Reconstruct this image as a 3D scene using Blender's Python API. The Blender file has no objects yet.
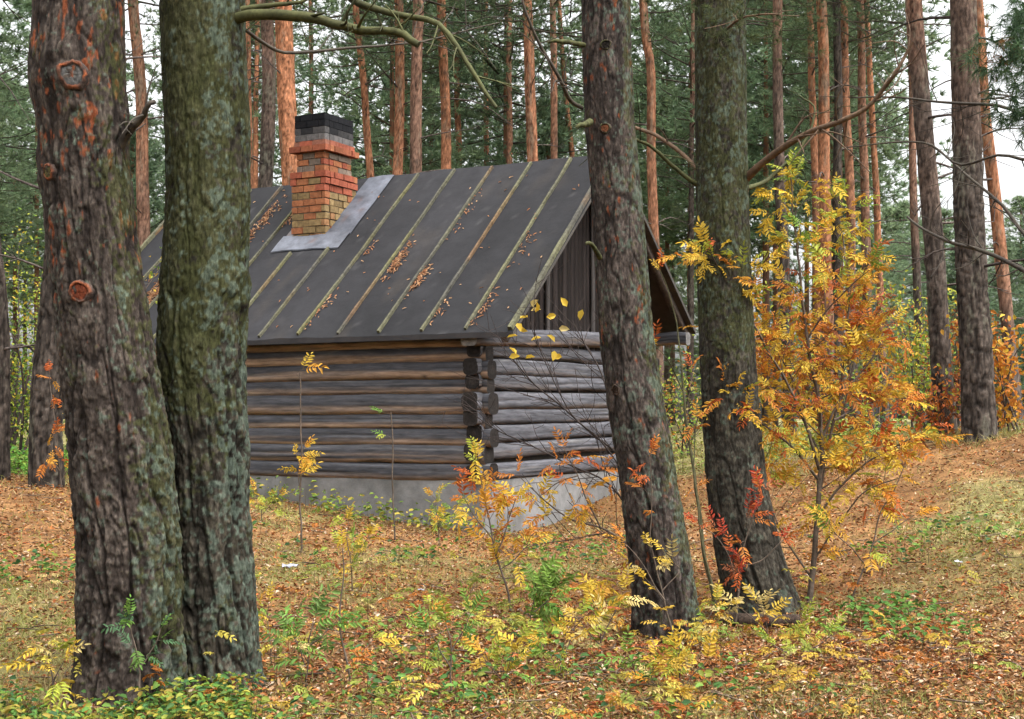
import bpy, math
import numpy as np

rng = np.random.default_rng(11)
F, CX, HY, CZ = 1400.0, 512.0, 418.0, 1.6          # focal length in px, frame centre, horizon row, eye height


def W(px, py, d):
    return np.array([(px - CX) * d / F, d, CZ - (py - HY) * d / F])


def nrm(v):
    v = np.asarray(v, float)
    return v / np.maximum(np.linalg.norm(v, axis=-1, keepdims=True), 1e-9)


def lerp(a, b, t):
    return a + (b - a) * t


def sstep(a, b, x):
    t = np.clip((x - a) / (b - a), 0, 1)
    return t * t * (3 - 2 * t)


# ------------------------------------------------------------------ noise
def h3(ix, iy, iz, seed=0):
    h = (ix.astype(np.int64) * 374761393 + iy.astype(np.int64) * 668265263 + iz.astype(np.int64) * 2147483647 + seed * 974711) & 0xFFFFFFFF
    h = ((h ^ (h >> 13)) * 1274126177) & 0xFFFFFFFF
    h = ((h ^ (h >> 16)) * 2246822519) & 0xFFFFFFFF
    return ((h ^ (h >> 15)) & 0xFFFFFF) / float(0xFFFFFF)


def vn(x, y, z, seed=0):
    x, y, z = np.broadcast_arrays(np.asarray(x, float), np.asarray(y, float), np.asarray(z, float))
    ix, iy, iz = np.floor(x), np.floor(y), np.floor(z)
    fx, fy, fz = x - ix, y - iy, z - iz
    fx, fy, fz = fx * fx * (3 - 2 * fx), fy * fy * (3 - 2 * fy), fz * fz * (3 - 2 * fz)
    r = 0
    for a in (0, 1):
        for b in (0, 1):
            for c in (0, 1):
                w = (fx if a else 1 - fx) * (fy if b else 1 - fy) * (fz if c else 1 - fz)
                r = r + w * h3(ix + a, iy + b, iz + c, seed)
    return r * 2 - 1


def fbm(x, y, z=0.0, octv=4, seed=0):
    r, a, f = 0, .5, 1.0
    for i in range(octv):
        r = r + a * vn(np.asarray(x) * f, np.asarray(y) * f, np.asarray(z) * f, seed + i * 7)
        a *= .5
        f *= 2.03
    return r


# ------------------------------------------------------------------ ground height
GP = np.array([
    (-.0, 7.3, .03), (-3, 7.4, .06), (3, 7.5, .10), (-2, 7.7, .10), (1.1, 10, .05), (1.95, 11, .05), (2.5, 11.5, .12),
    (-.2, 18.4, .0), (-.1, 17.9, .02), (-1.8, 19.6, .2), (-5, 21.5, .55), (.6, 19.3, .0), (1.3, 20.6, .12), (1.6, 16, .12), (6.0, 19.5, 1.32), (6.2, 18.2, 1.28), (4.2, 12, .4), (7.0, 17, 1.2),
    (4.6, 22, .95), (-5.6, 17, .78), (-6.6, 18, .8), (-3.6, 12, .32), (0, 13, .08), (-8, 12, .4), (9, 12, .8), (0, 0, 0), (-6, 1, 0), (6, 1, .2),
    (-12, 8, .3), (13, 8, .8), (-14, 20, .9), (14, 20, 1.5), (-12, 34, 1.0), (0, 32, .8), (7, 28, 1.25), (14, 34, 1.4), (-25, 60, 1.1), (0, 60, 1.2), (25, 60, 1.35),
    (-30, 20, 1.), (30, 20, 1.6), (0, -12, 0), (-25, -10, .2), (25, -10, .6)])


def _tps():
    P = GP[:, :2]
    n = len(P)
    r2 = ((P[:, None] - P[None]) ** 2).sum(-1)
    K = np.where(r2 > 0, .5 * r2 * np.log(np.maximum(r2, 1e-12)), 0) + np.eye(n) * .6
    A = np.zeros((n + 3, n + 3))
    A[:n, :n] = K
    A[:n, n] = 1
    A[:n, n + 1:] = P
    A[n, :n] = 1
    A[n + 1:, :n] = P.T
    b = np.zeros(n + 3)
    b[:n] = GP[:, 2]
    return np.linalg.solve(A, b)


TW = _tps()


def G0(x, y):
    x, y = np.asarray(x, float), np.asarray(y, float)
    sh = x.shape
    xf = np.clip(x.ravel(), -30, 30)
    yf = np.clip(y.ravel(), -12, 62)
    out = np.empty(xf.shape)
    for s in range(0, len(xf), 20000):
        xx, yy = xf[s:s + 20000], yf[s:s + 20000]
        r2 = (xx[:, None] - GP[None, :, 0]) ** 2 + (yy[:, None] - GP[None, :, 1]) ** 2
        U = np.where(r2 > 0, .5 * r2 * np.log(np.maximum(r2, 1e-12)), 0)
        out[s:s + 20000] = U @ TW[:len(GP)] + TW[len(GP)] + xx * TW[-2] + yy * TW[-1]
    return out.reshape(sh)


def G(x, y):
    x, y = np.asarray(x, float), np.asarray(y, float)
    return G0(x, y) + .07 * fbm(x * .7, y * .7, 0, 3, 5) + .02 * fbm(x * 4, y * 4, 0, 2, 9)


def g1(x, y):
    return float(G(np.array([x]), np.array([y]))[0])


# ------------------------------------------------------------------ mesh builder
class MB:
    def __init__(self):
        self.v, self.c, self.t, self.q, self.n = [], [], [], [], 0

    def add(self, v, f, col):
        v = np.asarray(v, float).reshape(-1, 3)
        f = np.asarray(f, np.int64)
        col = np.asarray(col, float)
        if col.ndim == 1:
            col = np.tile(col, (len(v), 1))
        self.v.append(v)
        self.c.append(col)
        (self.q if f.shape[1] == 4 else self.t).append(f + self.n)
        self.n += len(v)

    def build(self, name, mat, parent=None, smooth=True):
        v, c = np.concatenate(self.v), np.concatenate(self.c)
        t = np.concatenate(self.t) if self.t else np.zeros((0, 3), np.int64)
        q = np.concatenate(self.q) if self.q else np.zeros((0, 4), np.int64)
        me = bpy.data.meshes.new(name)
        me.vertices.add(len(v))
        me.vertices.foreach_set('co', v.astype(np.float32).ravel())
        nl = len(t) * 3 + len(q) * 4
        me.loops.add(nl)
        me.loops.foreach_set('vertex_index', np.concatenate([t.ravel(), q.ravel()]).astype(np.int32))
        me.polygons.add(len(t) + len(q))
        me.polygons.foreach_set('loop_start', np.concatenate([np.arange(len(t)) * 3, len(t) * 3 + np.arange(len(q)) * 4]).astype(np.int32))
        me.polygons.foreach_set('use_smooth', np.full(len(t) + len(q), smooth))
        me.update(calc_edges=True)
        a = me.color_attributes.new('col', 'FLOAT_COLOR', 'POINT')
        a.data.foreach_set('color', np.concatenate([np.clip(c, 0, 1), np.ones((len(c), 1))], 1).astype(np.float32).ravel())
        me.materials.append(mat)
        return link(name, me, parent)


def link(name, data, parent=None):
    o = bpy.data.objects.new(name, data)
    bpy.context.scene.collection.objects.link(o)
    if parent is not None:
        o.parent = parent
    return o


def thing(name, label, cat, loc=(0, 0, 0), group=None, rz=0):
    o = link(name, None)
    o.location = [float(a) for a in loc]
    o.rotation_euler = (0, 0, rz)
    return tag(o, label, cat, group)


def tag(o, label, cat, group=None, kind=None):
    o['label'] = label
    o['category'] = cat
    if group:
        o['group'] = group
    if kind:
        o['kind'] = kind
    return o


def keep(o, root):
    """o was built in world coordinates: shift its mesh under root"""
    o.location = [-a for a in root.location]
    return o


# ------------------------------------------------------------------ materials
def mat_vc(name, rough=.85, spec=.25, bump=None, bscale=40., stretch=(1, 1, 1), var=.25, vscale=30., transl=0., metal=0.):
    m = bpy.data.materials.new(name)
    m.use_nodes = True
    N, L = m.node_tree.nodes, m.node_tree.links
    b = N['Principled BSDF']
    b.inputs['Roughness'].default_value = rough
    b.inputs['Specular IOR Level'].default_value = spec
    b.inputs['Metallic'].default_value = metal
    at = N.new('ShaderNodeAttribute')
    at.attribute_name = 'col'
    col = at.outputs['Color']
    if var or bump:
        tc = N.new('ShaderNodeTexCoord')
        mp = N.new('ShaderNodeMapping')
        mp.inputs['Scale'].default_value = stretch
        L.new(tc.outputs['Object'], mp.inputs['Vector'])
    if var:
        nz = N.new('ShaderNodeTexNoise')
        nz.inputs['Scale'].default_value = vscale
        nz.inputs['Detail'].default_value = 6
        nz.inputs['Roughness'].default_value = .65
        L.new(mp.outputs[0], nz.inputs['Vector'])
        mr = N.new('ShaderNodeMapRange')
        mr.inputs['From Min'].default_value = .25
        mr.inputs['From Max'].default_value = .75
        mr.inputs['To Min'].default_value = 1 - var * 1.5
        mr.inputs['To Max'].default_value = 1 + var * 1.5
        L.new(nz.outputs['Fac'], mr.inputs['Value'])
        mx = N.new('ShaderNodeMix')
        mx.data_type = 'RGBA'
        mx.blend_type = 'MULTIPLY'
        mx.inputs['Factor'].default_value = 1
        L.new(col, mx.inputs['A'])
        L.new(mr.outputs[0], mx.inputs['B'])
        col = mx.outputs['Result']
    L.new(col, b.inputs['Base Color'])
    if bump:
        n2 = N.new('ShaderNodeTexNoise')
        n2.inputs['Scale'].default_value = bscale
        n2.inputs['Detail'].default_value = 8
        n2.inputs['Roughness'].default_value = .7
        L.new(mp.outputs[0], n2.inputs['Vector'])
        bp = N.new('ShaderNodeBump')
        bp.inputs['Strength'].default_value = .8
        bp.inputs['Distance'].default_value = bump
        L.new(n2.outputs['Fac'], bp.inputs['Height'])
        L.new(bp.outputs[0], b.inputs['Normal'])
    if transl:
        tr = N.new('ShaderNodeBsdfTranslucent')
        L.new(col, tr.inputs['Color'])
        ms = N.new('ShaderNodeMixShader')
        ms.inputs[0].default_value = transl
        L.new(b.outputs[0], ms.inputs[1])
        L.new(tr.outputs[0], ms.inputs[2])
        L.new(ms.outputs[0], N['Material Output'].inputs['Surface'])
    return m


M_bark = mat_vc('bark', .92, .12, .016, 62, (1, 1, .38), .5, 70)
M_barkfar = mat_vc('distant_bark', .92, .12, .03, 26, (1, 1, .35), .5, 24)
M_needle = mat_vc('pine_needles', .6, .3, None, var=0, transl=.6)
M_leaf = mat_vc('autumn_leaf', .55, .3, None, var=0, transl=.4)
M_litter = mat_vc('fallen_leaf', .75, .2, None, var=0, transl=.15)
M_twig = mat_vc('twig_bark', .8, .2, None, var=.3, vscale=40)
M_log = mat_vc('weathered_log', .85, .2, .006, 30, (.12, 1, 1), .35, 28)
M_logy = mat_vc('weathered_log_gable', .85, .2, .006, 30, (1, .12, 1), .35, 28)
M_plank = mat_vc('weathered_plank', .85, .2, .004, 30, (1, 1, .1), .35, 25)
M_wood = mat_vc('weathered_batten', .88, .2, .004, 25, (1, 1, 1), .4, 16)
M_conc = mat_vc('old_concrete', .9, .2, .012, 9, (1, 1, 1), .22, 5)
M_felt = mat_vc('roofing_felt', .8, .3, .004, 14, (1, 1, 1), .22, 3.5)
M_brick = mat_vc('old_brick', .85, .2, .006, 40, (1, 1, 1), .3, 18)
M_metal = mat_vc('zinc_flashing', .5, .4, .003, 12, (1, 1, 1), .3, 6, metal=.35)
M_paper = mat_vc('white_paper', .7, .3, None, var=.05)
M_ground = mat_vc('forest_soil', .95, .1, .03, 18, (1, 1, 1), .45, 9)

# ------------------------------------------------------------------ geometry helpers


def smooth_path(P, n):
    P = np.asarray(P, float)
    if len(P) == 2:
        t = np.linspace(0, 1, n)[:, None]
        return P[0] * (1 - t) + P[1] * t
    seg = np.linalg.norm(np.diff(P[:, :3], axis=0), axis=1)
    k = np.concatenate([[0], np.cumsum(seg)])
    m = np.zeros_like(P)
    m[1:-1] = (P[2:] - P[:-2]) / (k[2:] - k[:-2])[:, None]
    m[0] = (P[1] - P[0]) / seg[0]
    m[-1] = (P[-1] - P[-2]) / seg[-1]
    s = np.linspace(0, k[-1], n)
    i = np.clip(np.searchsorted(k, s, 'right') - 1, 0, len(seg) - 1)
    h = seg[i]
    t = ((s - k[i]) / h)[:, None]
    h = h[:, None]
    return ((2 * t**3 - 3 * t**2 + 1) * P[i] + (t**3 - 2 * t**2 + t) * h * m[i] + (-2 * t**3 + 3 * t**2) * P[i + 1] + (t**3 - t**2) * h * m[i + 1])


def tube(mb, P, r, seg, col, cap=True):
    P = np.asarray(P, float)
    n = len(P)
    r = np.asarray(r, float)
    r = r if r.ndim == 2 else np.broadcast_to(r, (n,))[:, None]
    T = nrm(np.gradient(P, axis=0))
    ref = np.array([0, 0, 1.]) if abs(T[:, 2]).mean() < .8 else np.array([0, 1., 0])
    A = nrm(np.cross(T, ref))
    B = np.cross(T, A)
    th = np.linspace(0, 2 * math.pi, seg, endpoint=False)
    V = P[:, None] + r[..., None] * (np.cos(th)[None, :, None] * A[:, None] + np.sin(th)[None, :, None] * B[:, None])
    i = np.arange(n - 1)[:, None] * seg
    j = np.arange(seg)[None]
    f = np.stack([i + j, i + (j + 1) % seg, i + seg + (j + 1) % seg, i + seg + j], -1).reshape(-1, 4)
    col = np.asarray(col, float)
    if col.ndim == 3:
        col = col.reshape(-1, 3)
    elif col.ndim == 2:
        col = np.repeat(col, seg, 0)
    mb.add(V.reshape(-1, 3), f, col)
    if cap:
        for k, base in ((0, 0), (n - 1, (n - 1) * seg)):
            vv = np.concatenate([V[k], P[k:k + 1]])
            ff = np.stack([np.arange(seg), (np.arange(seg) + 1) % seg, np.full(seg, seg)], 1)
            cc = col[base] if col.ndim == 2 else col
            mb.add(vv, ff, cc)


def beam(mb, p0, p1, w, h, col, up=(0, 0, 1), n=2):
    p0, p1 = np.asarray(p0, float), np.asarray(p1, float)
    d = nrm(p1 - p0)
    s = nrm(np.cross(d, up))
    u = np.cross(s, d)
    t = np.linspace(0, 1, n)[:, None]
    C = p0 * (1 - t) + p1 * t
    off = [(-1, -1), (1, -1), (1, 1), (-1, 1)]
    V = np.stack([C + s * a * w / 2 + u * b * h / 2 for a, b in off], 1)
    i = np.arange(n - 1)[:, None] * 4
    j = np.arange(4)[None]
    f = np.stack([i + j, i + (j + 1) % 4, i + 4 + (j + 1) % 4, i + 4 + j], -1).reshape(-1, 4)
    col = np.asarray(col, float)
    cc = np.repeat(col, 4, 0) if col.ndim == 2 else col
    mb.add(V.reshape(-1, 3), f, cc)
    c0 = col[0] if col.ndim == 2 else col
    mb.add(V[0], [[3, 2, 1, 0]], c0)
    mb.add(V[-1], [[0, 1, 2, 3]], c0)


def box(mb, a, b, col):
    a, b = np.minimum(a, b), np.maximum(a, b)
    m = (np.array(a) + np.array(b)) / 2
    beam(mb, (a[0], m[1], m[2]), (b[0], m[1], m[2]), b[1] - a[1], b[2] - a[2], col)


def leaves(mb, P, D, N, L, Wd, col, fold=.25):
    P, D = np.asarray(P), nrm(D)
    S = nrm(np.cross(D, N))
    N = np.cross(S, D)
    L, Wd = np.broadcast_to(L, len(P))[:, None], np.broadcast_to(Wd, len(P))[:, None]
    e = fold * Wd * N
    V = np.stack([P, P + D * L * .3 + S * Wd * .5 + e, P + D * L * .68 + S * Wd * .38 + e - N * L * .03, P + D * L * .96 - N * L * .14,
                  P + D * L * .68 - S * Wd * .38 + e - N * L * .03, P + D * L * .3 - S * Wd * .5 + e], 1)
    i = np.arange(len(P))[:, None] * 6
    f = np.concatenate([i + np.array([[0, 1, 2, 3]]), i + np.array([[0, 3, 4, 5]])])
    mb.add(V.reshape(-1, 3), f, np.repeat(col, 6, 0))


def pinnate(mb, P, D, N, L, col, pairs=6, wk=.30):
    """rowan leaves: paired leaflets along a drooping midrib"""
    P, D = np.asarray(P), nrm(D)
    n = len(P)
    S = nrm(np.cross(D, N))
    N = np.cross(S, D)
    L = np.broadcast_to(L, n)[:, None]
    pp, dd, nn, ll, cc = [], [], [], [], []
    for k in range(pairs + 1):
        t = .22 + .78 * k / pairs
        pos = P + D * L * t - N * L * (.22 * t * t)
        dk = nrm(D - N * .44 * t)
        size = L[:, 0] * (.30 + .06 * math.sin(t * 3)) * rng.uniform(.8, 1.15, n)
        for s in ((-1, 1) if k < pairs else (0,)):
            pp.append(pos)
            dd.append(nrm(dk * (.55 if s else 1) + S * s * .9 + rng.normal(0, .16, (n, 3)) - np.array([0, 0, .12])))
            nn.append(nrm(N + rng.normal(0, .3, (n, 3))))
            ll.append(size)
            cc.append(np.clip(col * rng.uniform(.75, 1.25, (n, 1)), 0, 1))
    ll = np.concatenate(ll)
    leaves(mb, np.concatenate(pp), np.concatenate(dd), np.concatenate(nn), ll, ll * wk, np.concatenate(cc))
    a, b = P, P + D * L - N * L * .2
    V = np.stack([a - S * .0015, a + S * .0015, b], 1).reshape(-1, 3)
    mb.add(V, np.arange(n * 3).reshape(-1, 3), np.repeat(col * .5, 3, 0))


# ------------------------------------------------------------------ bark trunks seen close
def near_trunk(rows, d, parent, nseg, dz, pal, R0, ncell, cellh, depth, seed, bumps=(), zcap=13.0, moss=None, lichen=None, orange=None, furl=1.0):
    rows = np.array(rows, float)
    z_r = CZ - (rows[:, 0] - HY) * d / F
    x_r = (rows[:, 1] - CX) * d / F
    r_r = rows[:, 2] * d / F / 2
    o = np.argsort(z_r)
    z_r, x_r, r_r = z_r[o], x_r[o], r_r[o]
    zt = CZ + (HY + 40) * d / F
    z = np.concatenate([np.arange(z_r[0] - .35, zt, dz), np.arange(zt, zcap, .12)])
    ker = np.hanning(41)
    ker /= ker.sum()

    def sm(a):
        return np.convolve(np.pad(a, 20, 'edge'), ker, 'valid')
    cx, rr = sm(np.interp(z, z_r, x_r)), sm(np.interp(z, z_r, r_r))
    zg = g1(x_r[0], d)
    th = np.linspace(0, 2 * math.pi, nseg, endpoint=False)
    TH, Z = np.meshgrid(th, z)
    X, Y = np.cos(TH) * R0, np.sin(TH) * R0
    wx, wy = fbm(X * 6, Y * 6, Z * 2.4, 3, seed + 3) * .045, fbm(X * 6, Y * 6, Z * 2.4, 3, seed + 4) * .045
    X1, Y1, Z1 = X + wx, Y + wy, Z + 2.2 * fbm(X * 5, Y * 5, Z * 3, 2, seed + 6) * .05
    s1 = ncell / (2 * math.pi * R0) * .72
    nA = vn(X1 * s1 * 1.25, Y1 * s1 * 1.25, Z1 / cellh * .36, seed) + .35 * vn(X1 * s1 * 3, Y1 * s1 * 3, Z1 / cellh * .9, seed + 1)
    nB = vn(X1 * s1 * 2.6, Y1 * s1 * 2.6, Z1 / cellh * .95, seed + 2) + .4 * vn(X1 * s1 * 5, Y1 * s1 * 5, Z1 / cellh * 2.2, seed + 5)
    eA, eB = np.abs(nA), np.abs(nB)
    edge = np.minimum(eA * 1.0, eB * 1.35 + .06)
    zrel = np.clip((z_r[0] + 3.6 - Z) / 3.6, 0, 1)
    eV = np.abs(vn(X1 * s1 * .95, Y1 * s1 * .95, Z1 / cellh * .16, seed + 17) + .22 * vn(X1 * s1 * 3, Y1 * s1 * 3, Z1 / cellh * .7, seed + 18))
    edge = np.minimum(edge, eV * .8)
    plate = .5 * sstep(.0, .15, eA) + .22 * sstep(.0, .2, eB) + .28 - 1.0 * (1 - sstep(.0, .16, eV)) * zrel
    stn = vn(X1 * s1 * 1.5, Y1 * s1 * 1.5, Z1 / cellh * 1.5, seed + 8) + .6 * vn(X1 * s1 * 3.6, Y1 * s1 * 3.6, Z1 / cellh * 4.2, seed + 11) + .35 * vn(X1 * s1 * 8, Y1 * s1 * 8, Z1 / cellh * 9, seed + 12)
    step_ = np.floor(4.2 * stn)
    idr = np.clip(.5 + .15 * step_, 0, 1)
    fl = fbm(X * 60, Y * 60, Z * 34, 3, seed + 9)
    mid = fbm(X * 24, Y * 24, Z * 8, 3, seed + 29)
    pit = sstep(.16, .36, fbm(X * 40, Y * 40, Z * 16, 2, seed + 33))
    dep = depth * (.5 + .7 * zrel)
    H = dep * 1.2 * (plate - .8) + dep * .06 * step_ * plate + .06 * dep * mid + .4 * dep * fl - .2 * dep * pit
    flare = .11 * np.exp(-np.clip(Z - zg, 0, 9) / .22) * (.35 + .65 * np.cos(3 * TH + seed) ** 2)
    R = rr[:, None] * (1 + flare + .035 * fbm(X * 4, Y * 4, Z * 1.5, 3, seed + 40)) + H
    face = {}
    for (bz, bth, bs, bh) in bumps:
        dth = (TH - bth + math.pi) % (2 * math.pi) - math.pi
        q = np.sqrt((dth * R0) ** 2 + (Z - bz) ** 2) / bs
        R = R + bh * (.6 * np.exp(-(q - 1.1) ** 2 * 4) + .5 * np.exp(-q * q * .35))
    V = np.stack([cx[:, None] + R * np.cos(TH), d + R * np.sin(TH), Z], -1)
    cA, cB, cF = (np.array(c) for c in pal)
    k = np.clip(.42 + .8 * (idr - .5) + .8 * mid + 1.3 * fl, 0, 1)[..., None]
    C = cA * (1 - k) + cB * k
    C = C * (1 - .0) * 1.0
    fur = np.maximum(1 - sstep(.02, .13 * furl, edge), .6 * pit)[..., None] * .8
    C = lerp(C, cF, fur)
    big = fbm(X * 3.2, Y * 3.2, Z * 1.6, 4, seed + 60)
    for fn, colr, sc in ((orange, (.25, .068, .026), 71), (moss, (.060, .066, .020), 81), (lichen, (.115, .15, .115), 91)):
        if fn is None:
            continue
        amt = fn(TH, Z)
        nz = fbm(X * 9, Y * 9, Z * (3.2 if sc == 71 else 6), 4, seed + sc) * .45 + fbm(X * (34 if sc == 71 else 44), Y * (34 if sc == 71 else 44), Z * (14 if sc == 71 else 40), 3, seed + sc + 5) * (.95 if sc != 81 else .6) + .12 * (plate - .6) + .05 * step_
        thr = .78 - amt * .86
        m = sstep(thr - .07, thr + .12, nz * 1.0 + .30)[..., None]
        c2 = np.array(colr) * .85 * (.75 + .5 * np.clip(.5 + fl, 0, 1))[..., None]
        C = lerp(C, c2, m * (.8 if sc == 71 else .62))
    n = len(z)
    i = np.arange(n - 1)[:, None] * nseg
    j = np.arange(nseg)[None]
    f = np.stack([i + j, i + (j + 1) % nseg, i + nseg + (j + 1) % nseg, i + nseg + j], -1).reshape(-1, 4)
    mb = MB()
    mb.add(V.reshape(-1, 3), f, C.reshape(-1, 3))
    ob = mb.build('trunk', M_bark, parent)
    ob.location = [-a for a in parent.location]

    def surf(px, py):
        """point of the trunk's front seen at a pixel"""
        yy = d - .8 * np.interp(CZ - (py - HY) * d / F, z, rr)
        for _ in range(4):
            zz = CZ - (py - HY) * yy / F
            xx = (px - CX) * yy / F
            c, r = np.interp(zz, z, cx), np.interp(zz, z, rr)
            s = np.clip((xx - c) / r, -.98, .98)
            yy = d - r * math.sqrt(1 - s * s)
        return np.array([xx, d - r * math.sqrt(1 - s * s), zz]), nrm(np.array([s, -math.sqrt(1 - s * s), 0]))
    return ob, surf


BARK = dict(lo=(.13, .10, .088), hi=(.20, .165, .145))


def branch(root, pts, r0, r1, cols, name='branch', twigs=0, tl=.5, seg=8, n=26, knob=.12, extra_tufts=0, mat=None):
    P = smooth_path(pts, n)
    L = np.linalg.norm(np.diff(P, axis=0), axis=1).sum()
    P = P + np.stack([fbm(np.arange(n) * .35, k * 9.1, 2.3, 2, 77 + k) for k in range(3)], 1) * r0 * .9 * np.linspace(0, 1, n)[:, None]
    t = np.linspace(0, 1, n)
    r = (r0 + (r1 - r0) * t) * (1 + knob * fbm(np.arange(n) * .9, 3., pts[0][0], 2, 5))
    mb = MB()
    cc = lerp(np.array(cols[0]), np.array(cols[1]), np.clip(.5 + .9 * fbm(np.arange(n) * .6, 1., pts[0][2], 2, 8), 0, 1)[:, None])
    tube(mb, P, r, seg, cc)
    for k in range(twigs):
        a = rng.integers(int(n * .25), n - 1)
        d = nrm(nrm(P[min(a + 1, n - 1)] - P[a - 1]) * .7 + rng.normal(0, .7, 3) + np.array([0, 0, rng.choice([-.35, .3])]))
        l = tl * rng.uniform(.4, 1.2)
        q = smooth_path([P[a], P[a] + d * l * .5 + rng.normal(0, .04, 3) * l, P[a] + d * l + rng.normal(0, .12, 3) * l], 7)
        tube(mb, q, np.linspace(max(.0035, r[a] * .42), .0022, 7), 5, cc[a] * rng.uniform(.7, 1.1), cap=False)
        for _ in range(rng.integers(0, 3)):
            b = rng.integers(2, 6)
            d2 = nrm(d + rng.normal(0, .7, 3))
            q2 = smooth_path([q[b], q[b] + d2 * l * .35], 3)
            tube(mb, q2, np.linspace(.003, .0015, 3), 4, cc[a] * .8, cap=False)
    o = mb.build(name, mat or M_twig, root)
    return keep(o, root)


def needle_tufts(mb, C, Dr, nn, ln, wd, colA, colB, spread=.75):
    n = len(C)
    C = np.repeat(C, nn, 0)
    D = nrm(np.repeat(Dr, nn, 0) + rng.normal(0, spread, (n * nn, 3)))
    S = nrm(np.cross(D, rng.normal(0, 1, (n * nn, 3))))
    L = ln * rng.uniform(.65, 1.15, (n * nn, 1))
    V = np.stack([C - S * wd / 2, C + S * wd / 2, C + D * L], 1)
    k = np.repeat(rng.uniform(0, 1, (n, 1)), nn, 0) * .7 + rng.uniform(0, .3, (n * nn, 1))
    col = lerp(np.array(colA), np.array(colB), k)
    mb.add(V.reshape(-1, 3), np.arange(n * nn * 3).reshape(-1, 3), np.repeat(col, 3, 0))


NA, NB = (.06, .10, .045), (.17, .225, .11)


def crown_mb(seed, H, R, nb, nt, nn, ln, wd, prof, bare=.3, colA=NA, colB=NB):
    """limbs with needle tufts round the axis, from z = 0 to H"""
    global rng
    keep_rng = rng
    rng = np.random.default_rng(seed)
    mb = MB()
    Cs, Ds = [], []
    for i in range(nb):
        t = (i + rng.uniform(0, 1)) / nb
        z = t * H
        l = R * prof(t) * rng.uniform(.55, 1.15)
        a = i * 2.4 + rng.normal(0, .5)
        el = lerp(-.12, .7, t) + rng.normal(0, .15)
        d = np.array([math.cos(a) * math.cos(el), math.sin(a) * math.cos(el), math.sin(el)])
        p = smooth_path([(0, 0, z), d * l * .5 + (0, 0, z - .03 * l), d * l + (0, 0, z + .12 * l)], 8)
        tube(mb, p, np.linspace(.006 + .009 * l, .005, 8), 4, np.array([.15, .12, .09]) * rng.uniform(.7, 1.2), cap=False)
        for k in range(nt):
            s = bare + (1 - bare) * rng.uniform(0, 1) ** .8
            base = p[min(7, int(s * 7.99))]
            off = rng.normal(0, 1, 3) * np.array([1, 1, .45]) * l * .19 * (.4 + s)
            Cs.append(base + off)
            Ds.append(nrm(d * .5 + nrm(off) * .5 + np.array([0, 0, .35])))
    needle_tufts(mb, np.array(Cs), np.array(Ds), nn, ln, wd, colA, colB)
    rng = keep_rng
    return mb


# ================================================================== CAMERA, SKY, SUN
sc = bpy.context.scene
cam = bpy.data.cameras.new('camera')
cam.sensor_width = 36
cam.lens = F * 36 / 1024
cam.shift_y = (HY - 359.5) / 1024
cam.clip_end = 2000
co = link('camera', cam)
co.location = (0, 0, CZ)
co.rotation_euler = (math.pi / 2, 0, 0)
sc.camera = co

SUN_EL, SUN_AZ = 62, 135          # azimuth clockwise from +Y: high, behind the viewer and to the right
wd = bpy.data.worlds.new('World')
sc.world = wd
wd.use_nodes = True
N, Lk = wd.node_tree.nodes, wd.node_tree.links
sky = N.new('ShaderNodeTexSky')
sky.sky_type = 'NISHITA'
sky.sun_disc = False
sky.sun_elevation = math.radians(SUN_EL)
sky.sun_rotation = math.radians(SUN_AZ)
sky.dust_density = 6
sky.air_density = 1.2
hs = N.new('ShaderNodeHueSaturation')
hs.inputs['Saturation'].default_value = .10
Lk.new(sky.outputs[0], hs.inputs['Color'])
Lk.new(hs.outputs[0], N['Background'].inputs['Color'])
N['Background'].inputs['Strength'].default_value = .15
sl = bpy.data.lights.new('sun', 'SUN')
sl.energy = 1.0
sl.angle = math.radians(20)
sl.color = (1, .95, .87)
so = link('sun', sl)
so.location = (0, 0, 30)
so.rotation_euler = (math.radians(90 - SUN_EL), 0, math.radians(180 - SUN_AZ))
sc.view_settings.view_transform = 'Standard'
sc.view_settings.look = 'None'
sc.view_settings.exposure = EXPOSURE if 'EXPOSURE' in globals() else 1.72
sc.view_settings.gamma = 1
sc.cycles.max_bounces = 6
sc.cycles.diffuse_bounces = 3
sc.cycles.glossy_bounces = 2
sc.cycles.transmission_bounces = 4
sc.cycles.use_denoising = True

# ================================================================== GROUND
def axis(lo, hi, step, far):
    a = np.arange(lo, hi, step)
    out, s = [], step
    x = hi
    while x < far[1]:
        out.append(x)
        s *= 1.22
        x += s
    b, s, x = [], step, lo
    while x > far[0]:
        s *= 1.22
        x -= s
        b.append(x)
    return np.concatenate([b[::-1], a, out, [far[1] + 60]])


def meadow(x, y):
    """0..1 how grassy the place is"""
    right = sstep(1.5, 4.5, x - (y - 10) * .12) * sstep(6, 12, y)
    far = sstep(20, 25, y) * .9
    n = fbm(x * .55, y * .55, 0, 4, 21) * .9
    low = sstep(9.6, 7.6, y) * .35
    left = sstep(1.0, -2.5, x + .1 * (y - 10)) * sstep(8, 11, y) * .08
    return np.clip(.16 + .36 * right + far + low + left + n, 0, 1)


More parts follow.
